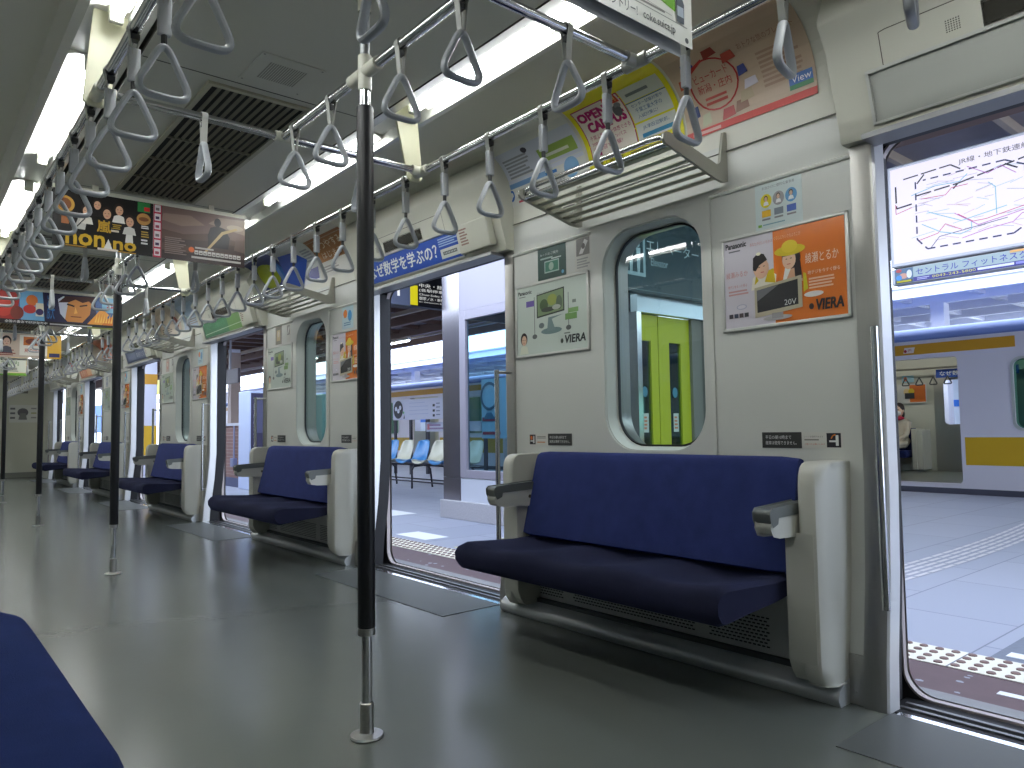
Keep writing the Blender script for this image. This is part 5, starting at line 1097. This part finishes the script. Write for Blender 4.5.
g = G().box(TXF-.004, TXF, 3.15, 40, 1.86, 2.005); g.build('upper_stripe', mat('train_yellow_upper', (206, 150, 32), .45), r)
p = Print(on_wall(TXF-.005, 4.53, 1.885), .002); p.poly([(0, 0), (.14, 0), (.16, .08), (.02, .08)], (226, 214, 206)); p.ell(.03, .03, .02, .022, (180, 60, 70), 2); p.text('JR', .06, .02, .12, .06, (200, 120, 90), 2); p.build('emblem', r)
for y0_, y1_ in wins:
    l = rrect(y0_-.03, y1_+.03, .77, 1.73, .12); l2 = rrect(y0_, y1_, .80, 1.70, .10); g = G(); g.band([(TXF-.012, a, b) for a, b in l], [(TXF-.012, a, b) for a, b in l2]); g.band([(TXF-.012, a, b) for a, b in l], [(TXF, a, b) for a, b in l]); g.build('window_frame', alumM, r)
for y0_, y1_ in wins: l2 = rrect(y0_, y1_, .80, 1.70, .10); G().add([(TXF+.03, a, b) for a, b in l2], [tuple(range(len(l2)))]).build('window_pane', glass('train_window', (110, 165, 150)), r)
G().box(TXF+.02, TB, T0, T1, -.30, .05).build('underframe', mat('train_dark_skirt', (78, 78, 92), .5), r); G().box(TXF+.13, TB-.02, T0, T1, .05, .065).build('train_floor', mat('train_floor', (120, 126, 122), .3), r)
g = G(); 
far = [(4.44, 5.88)]; fh = []
for i in range(-2, 9): fh.append([(4.05+DP*i, .85), (4.05+DP*i, 1.62), (4.97+DP*i, 1.62), (4.97+DP*i, .85)])
g.holed([(T0, .06), (T1, .06), (T1, 2.1), (T0, 2.1)], [[(a, b) for a, b in h] for h in fh], lambda u, v: (TB-.08, u, v))
g.box(TXF+.1, TB, T0, T1, 2.06, 2.08)
g.build('inside_wall', mat('train_inside_wall', (196, 196, 184), .5), r)
for i in range(-2, 9):
    a, b = 3.70+DP*i, 5.12+DP*i
    g = G(); g.holed([(a, .06), (b, .06), (b, 1.75), (a, 1.75)], [rrect(4.05+DP*i, 4.97+DP*i, .86, 1.61, .08)], lambda u, v: (TB-.10, u, v)); g.build('inside_door', steelM, r)
p = Print(on_wall(TB-.13, 5.70, 1.235), .003); p.sheet(0, 0, .48, .34, (206, 206, 204)); p.rect(.20, .02, .46, .32, (206, 110, 50)); p.ell(.15, .20, .05, .06, (226, 200, 150), 2); p.ell(.23, .21, .05, .05, (222, 190, 60), 2); p.rect(.12, .08, .28, .18, (60, 60, 64), 3); p.build('inside_poster', r)
p = Print(on_wall(TB-.35, 4.98, 1.64), .003); p.sheet(0, 0, 1.2, .14, (44, 82, 170)); p.text('なぜ数学を学ぶの\uff1f', .06, .03, .9, .11, (222, 228, 226), 2); p.build('inside_strip_poster', r)
p = Print(on_wall(TB-.13, 5.62, 1.60), .003); p.rect(0, 0, .2, .12, (150, 190, 206)); p.ell(.06, .06, .03, .04, (220, 120, 80), 2); p.build('inside_notice', r)
g = G().box(TB-.48, TB-.09, 5.29, 5.37, .10, .79); g.box(TB-.46, TB-.1, 5.20, 5.29, .1, .77); g.build('seat_end_panel', seatM, r, bevel=.01)
g = G().box(TB-.60, TB-.1, 5.42, 6.9, .30, .42); g.box(TB-.22, TB-.1, 5.42, 6.9, .42, .80); g.build('bench', blueM, r, bevel=.02)
for i in range(7):
    x, y = TB-.5, 4.75+.22*i; G().tube([(x, y+a, 1.66+b) for a, _, b in tri_path(.13, .13, .02, 0)], .011, 6, closed=True).build('inside_strap', mat('dark_strap', (70, 72, 74), .5), r)
G().cyl((TB-.5, 0, 1.80), 'y', .015, 4.2, 7, 8).build('inside_rail', steelM, r)
lt = G().cyl((12.4, 0, 2.02), 'y', .03, T0+1, T1-1, 8).build('inside_lamp', em((255, 253, 240), 10), r)
# things seen through the far door window: a blue and white train side beyond
r = thing('distant_train', (17.2, 8, -.9), 'blue and white striped side seen through the other train\'s far door window', 'train')
G().box(17.0, 19.6, -6, 36, -.4, .80).build('lower_body', mat('bright_blue_side', (60, 130, 232), .4), r); G().box(17.0, 19.6, -6, 36, .80, 1.22).build('white_body', mat('white_side', (226, 236, 246), .4), r); G().box(16.99, 19.6, -6, 36, 1.22, 1.36).build('blue_stripe', mat('bright_blue_side', (60, 130, 232), .4), r); G().box(17.0, 19.6, -6, 36, 1.36, 2.2).build('upper_body', mat('white_side', (226, 236, 246), .4), r)
G().box(16.98, 17.0, 6.2, 6.6, 1.20, 1.40).build('small_window', mat('small_dark_window', (90, 100, 80), .3), r)
tag(G().box(10.85, 30, -12, 60, -1.3, -1.1).build('track_bed', mat('ballast', (110, 104, 104), .9, noise=.2, nscale=30)), kind='structure')
tag(G().box(-4.6, -4.2, -12, 60, -1.3, 4.6).build('unseen_blocker_wall', mat('grey_blocker_wall', (92, 94, 96), .8, noise=.1, nscale=2)), kind='structure')  # unseen wall added to block daylight from the left
tag(G().box(-30, EX, -12, 60, -1.3, -1.1).build('track_bed_near', mat('ballast', (110, 104, 104), .9, noise=.2, nscale=30)), kind='structure')
# ---- the passenger sitting in the other train
def person(x, y):
    r = thing('person', (x, y, .42), 'seated person in pale clothes and red scarf wearing a face mask in the other train', 'person')
    J = {'pel': (0, 0, .56), 'ch': (.04, 0, .80), 'nk': (.03, 0, .97), 'hd': (.0, 0, 1.03),
         'hl': (-.02, .09, .54), 'kl': (-.42, .10, .52), 'al': (-.44, .10, .15), 'tl': (-.58, .11, .115), 'hr': (-.02, -.09, .54), 'kr': (-.42, -.08, .52), 'ar': (-.44, -.08, .15), 'tr': (-.58, -.09, .115),
         'sl': (.04, .17, .91), 'el': (-.06, .18, .68), 'wl': (-.28, .10, .60), 'sr': (.04, -.14, .91), 'er': (-.07, -.135, .68), 'wr': (-.28, -.06, .60)}
    E = [('pel', 'ch'), ('ch', 'nk'), ('nk', 'hd'), ('pel', 'hl'), ('hl', 'kl'), ('kl', 'al'), ('al', 'tl'), ('pel', 'hr'), ('hr', 'kr'), ('kr', 'ar'), ('ar', 'tr'), ('ch', 'sl'), ('sl', 'el'), ('el', 'wl'), ('ch', 'sr'), ('sr', 'er'), ('er', 'wr')]
    R = {'pel': .13, 'ch': .125, 'nk': .05, 'hd': .05, 'hl': .085, 'kl': .06, 'al': .038, 'tl': .035, 'hr': .085, 'kr': .06, 'ar': .038, 'tr': .035, 'sl': .055, 'el': .042, 'wl': .028, 'sr': .055, 'er': .042, 'wr': .028}
    ks = list(J); me = bpy.data.meshes.new('body'); me.from_pydata([J[k] for k in ks], [(ks.index(a), ks.index(b)) for a, b in E], [])
    o = bpy.data.objects.new('body', me); COL.objects.link(o); o.parent = r; o.location = (0, 0, -.42)
    sk = o.modifiers.new('skin', 'SKIN'); me.skin_vertices.new() if not me.skin_vertices else None
    for i, k in enumerate(ks):
        v = me.skin_vertices[0].data[i]; v.radius = (R[k], R[k]); v.use_root = (k == 'pel')
    o.modifiers.new('sub', 'SUBSURF').levels = 2; o.modifiers['sub'].render_levels = 2; me.materials.append(mat('beige_clothes', (196, 186, 172), .8)); sk.use_smooth_shade = True
    base = Vector((x, y, 0)); P = lambda a, b, c: (x+a, y+b, c)
    skin = mat('skin', (222, 184, 158), .5)
    hd = G().ball(P(-.02, 0, 1.11), .088, .075, .115, 16, 12).ball(P(-.108, 0, 1.10), .016, .012, .022).ball(P(-.02, .077, 1.10), .018, .010, .028).ball(P(-.02, -.077, 1.10), .018, .010, .028).build('head', skin, r)
    G().ball(P(.005, 0, 1.145), .098, .088, .105, 16, 10).ball(P(.05, 0, 1.05), .055, .075, .10, 12, 8).build('hair', mat('dark_hair', (40, 30, 28), .6), r)
    G().ball(P(-.080, 0, 1.062), .048, .064, .046, 14, 10).build('face_mask', mat('white_mask', (232, 232, 232), .7), r)
    G().ball(P(-.01, 0, .975), .085, .085, .035, 14, 8).build('scarf', mat('red_scarf', (196, 44, 78), .8), r)
    g = G()
    for s in (-1, 1): g.ball(P(-.098, s*.03, 1.125), .008, .012, .007, 8, 6)
    g.build('eyes', mat('dark_eye', (40, 26, 24), .3), r)
    for s, wy in ((1, .10), (-1, -.06)):
        g = G().ball(P(-.31, wy, .60), .045, .032, .018, 12, 8)
        for i in range(4): f = wy+(i-1.5)*.017; L = (.05, .06, .056, .044)[i]; g.tube([P(-.34, f, .602), P(-.34-L*.6, f, .60), P(-.34-L, f, .585)], .008, 6)
        g.tube([P(-.30, wy-s*.025, .602), P(-.325, wy-s*.045, .60), P(-.35, wy-s*.048, .59)], .009, 6); g.build('hand', skin, r)
person(TB-.43, 5.57)
# ------------------------------------------------------------------ world and camera
w = bpy.data.worlds.new('world'); SC.world = w; w.use_nodes = True
bg = w.node_tree.nodes['Background']; bg.inputs[0].default_value = (.70, .81, 1.0, 1); bg.inputs[1].default_value = 5.4
cam = bpy.data.cameras.new('camera'); co = bpy.data.objects.new('camera', cam); COL.objects.link(co)
cam.sensor_width = 36; cam.sensor_fit = 'HORIZONTAL'; cam.lens = 737.5*36/1024; cam.clip_start = .02; cam.clip_end = 300
ya, pi_, ro = math.radians(39.67), math.radians(3.45), math.radians(-.86)
fw = Vector((math.sin(ya)*math.cos(pi_), math.cos(ya)*math.cos(pi_), math.sin(pi_))); rt = Vector((math.cos(ya), -math.sin(ya), 0)); up = rt.cross(fw)
r2 = rt*math.cos(ro)+up*math.sin(ro); u2 = -rt*math.sin(ro)+up*math.cos(ro)
from mathutils import Matrix
m = Matrix((( r2.x, u2.x, -fw.x, 0), (r2.y, u2.y, -fw.y, 0), (r2.z, u2.z, -fw.z, .9), (0, 0, 0, 1)))
co.matrix_world = m
SC.camera = co
vs_ = SC.view_settings; vs_.view_transform = 'Standard'; vs_.look = 'None'; vs_.gamma = 1; vs_.use_curve_mapping = False; vs_.exposure = 0.12
SC.cycles.use_denoising = True; SC.cycles.max_bounces = 10; SC.cycles.diffuse_bounces = 5; SC.cycles.transparent_max_bounces = 12; SC.cycles.caustics_reflective = False; SC.cycles.caustics_refractive = False; SC.cycles.sample_clamp_indirect = 6
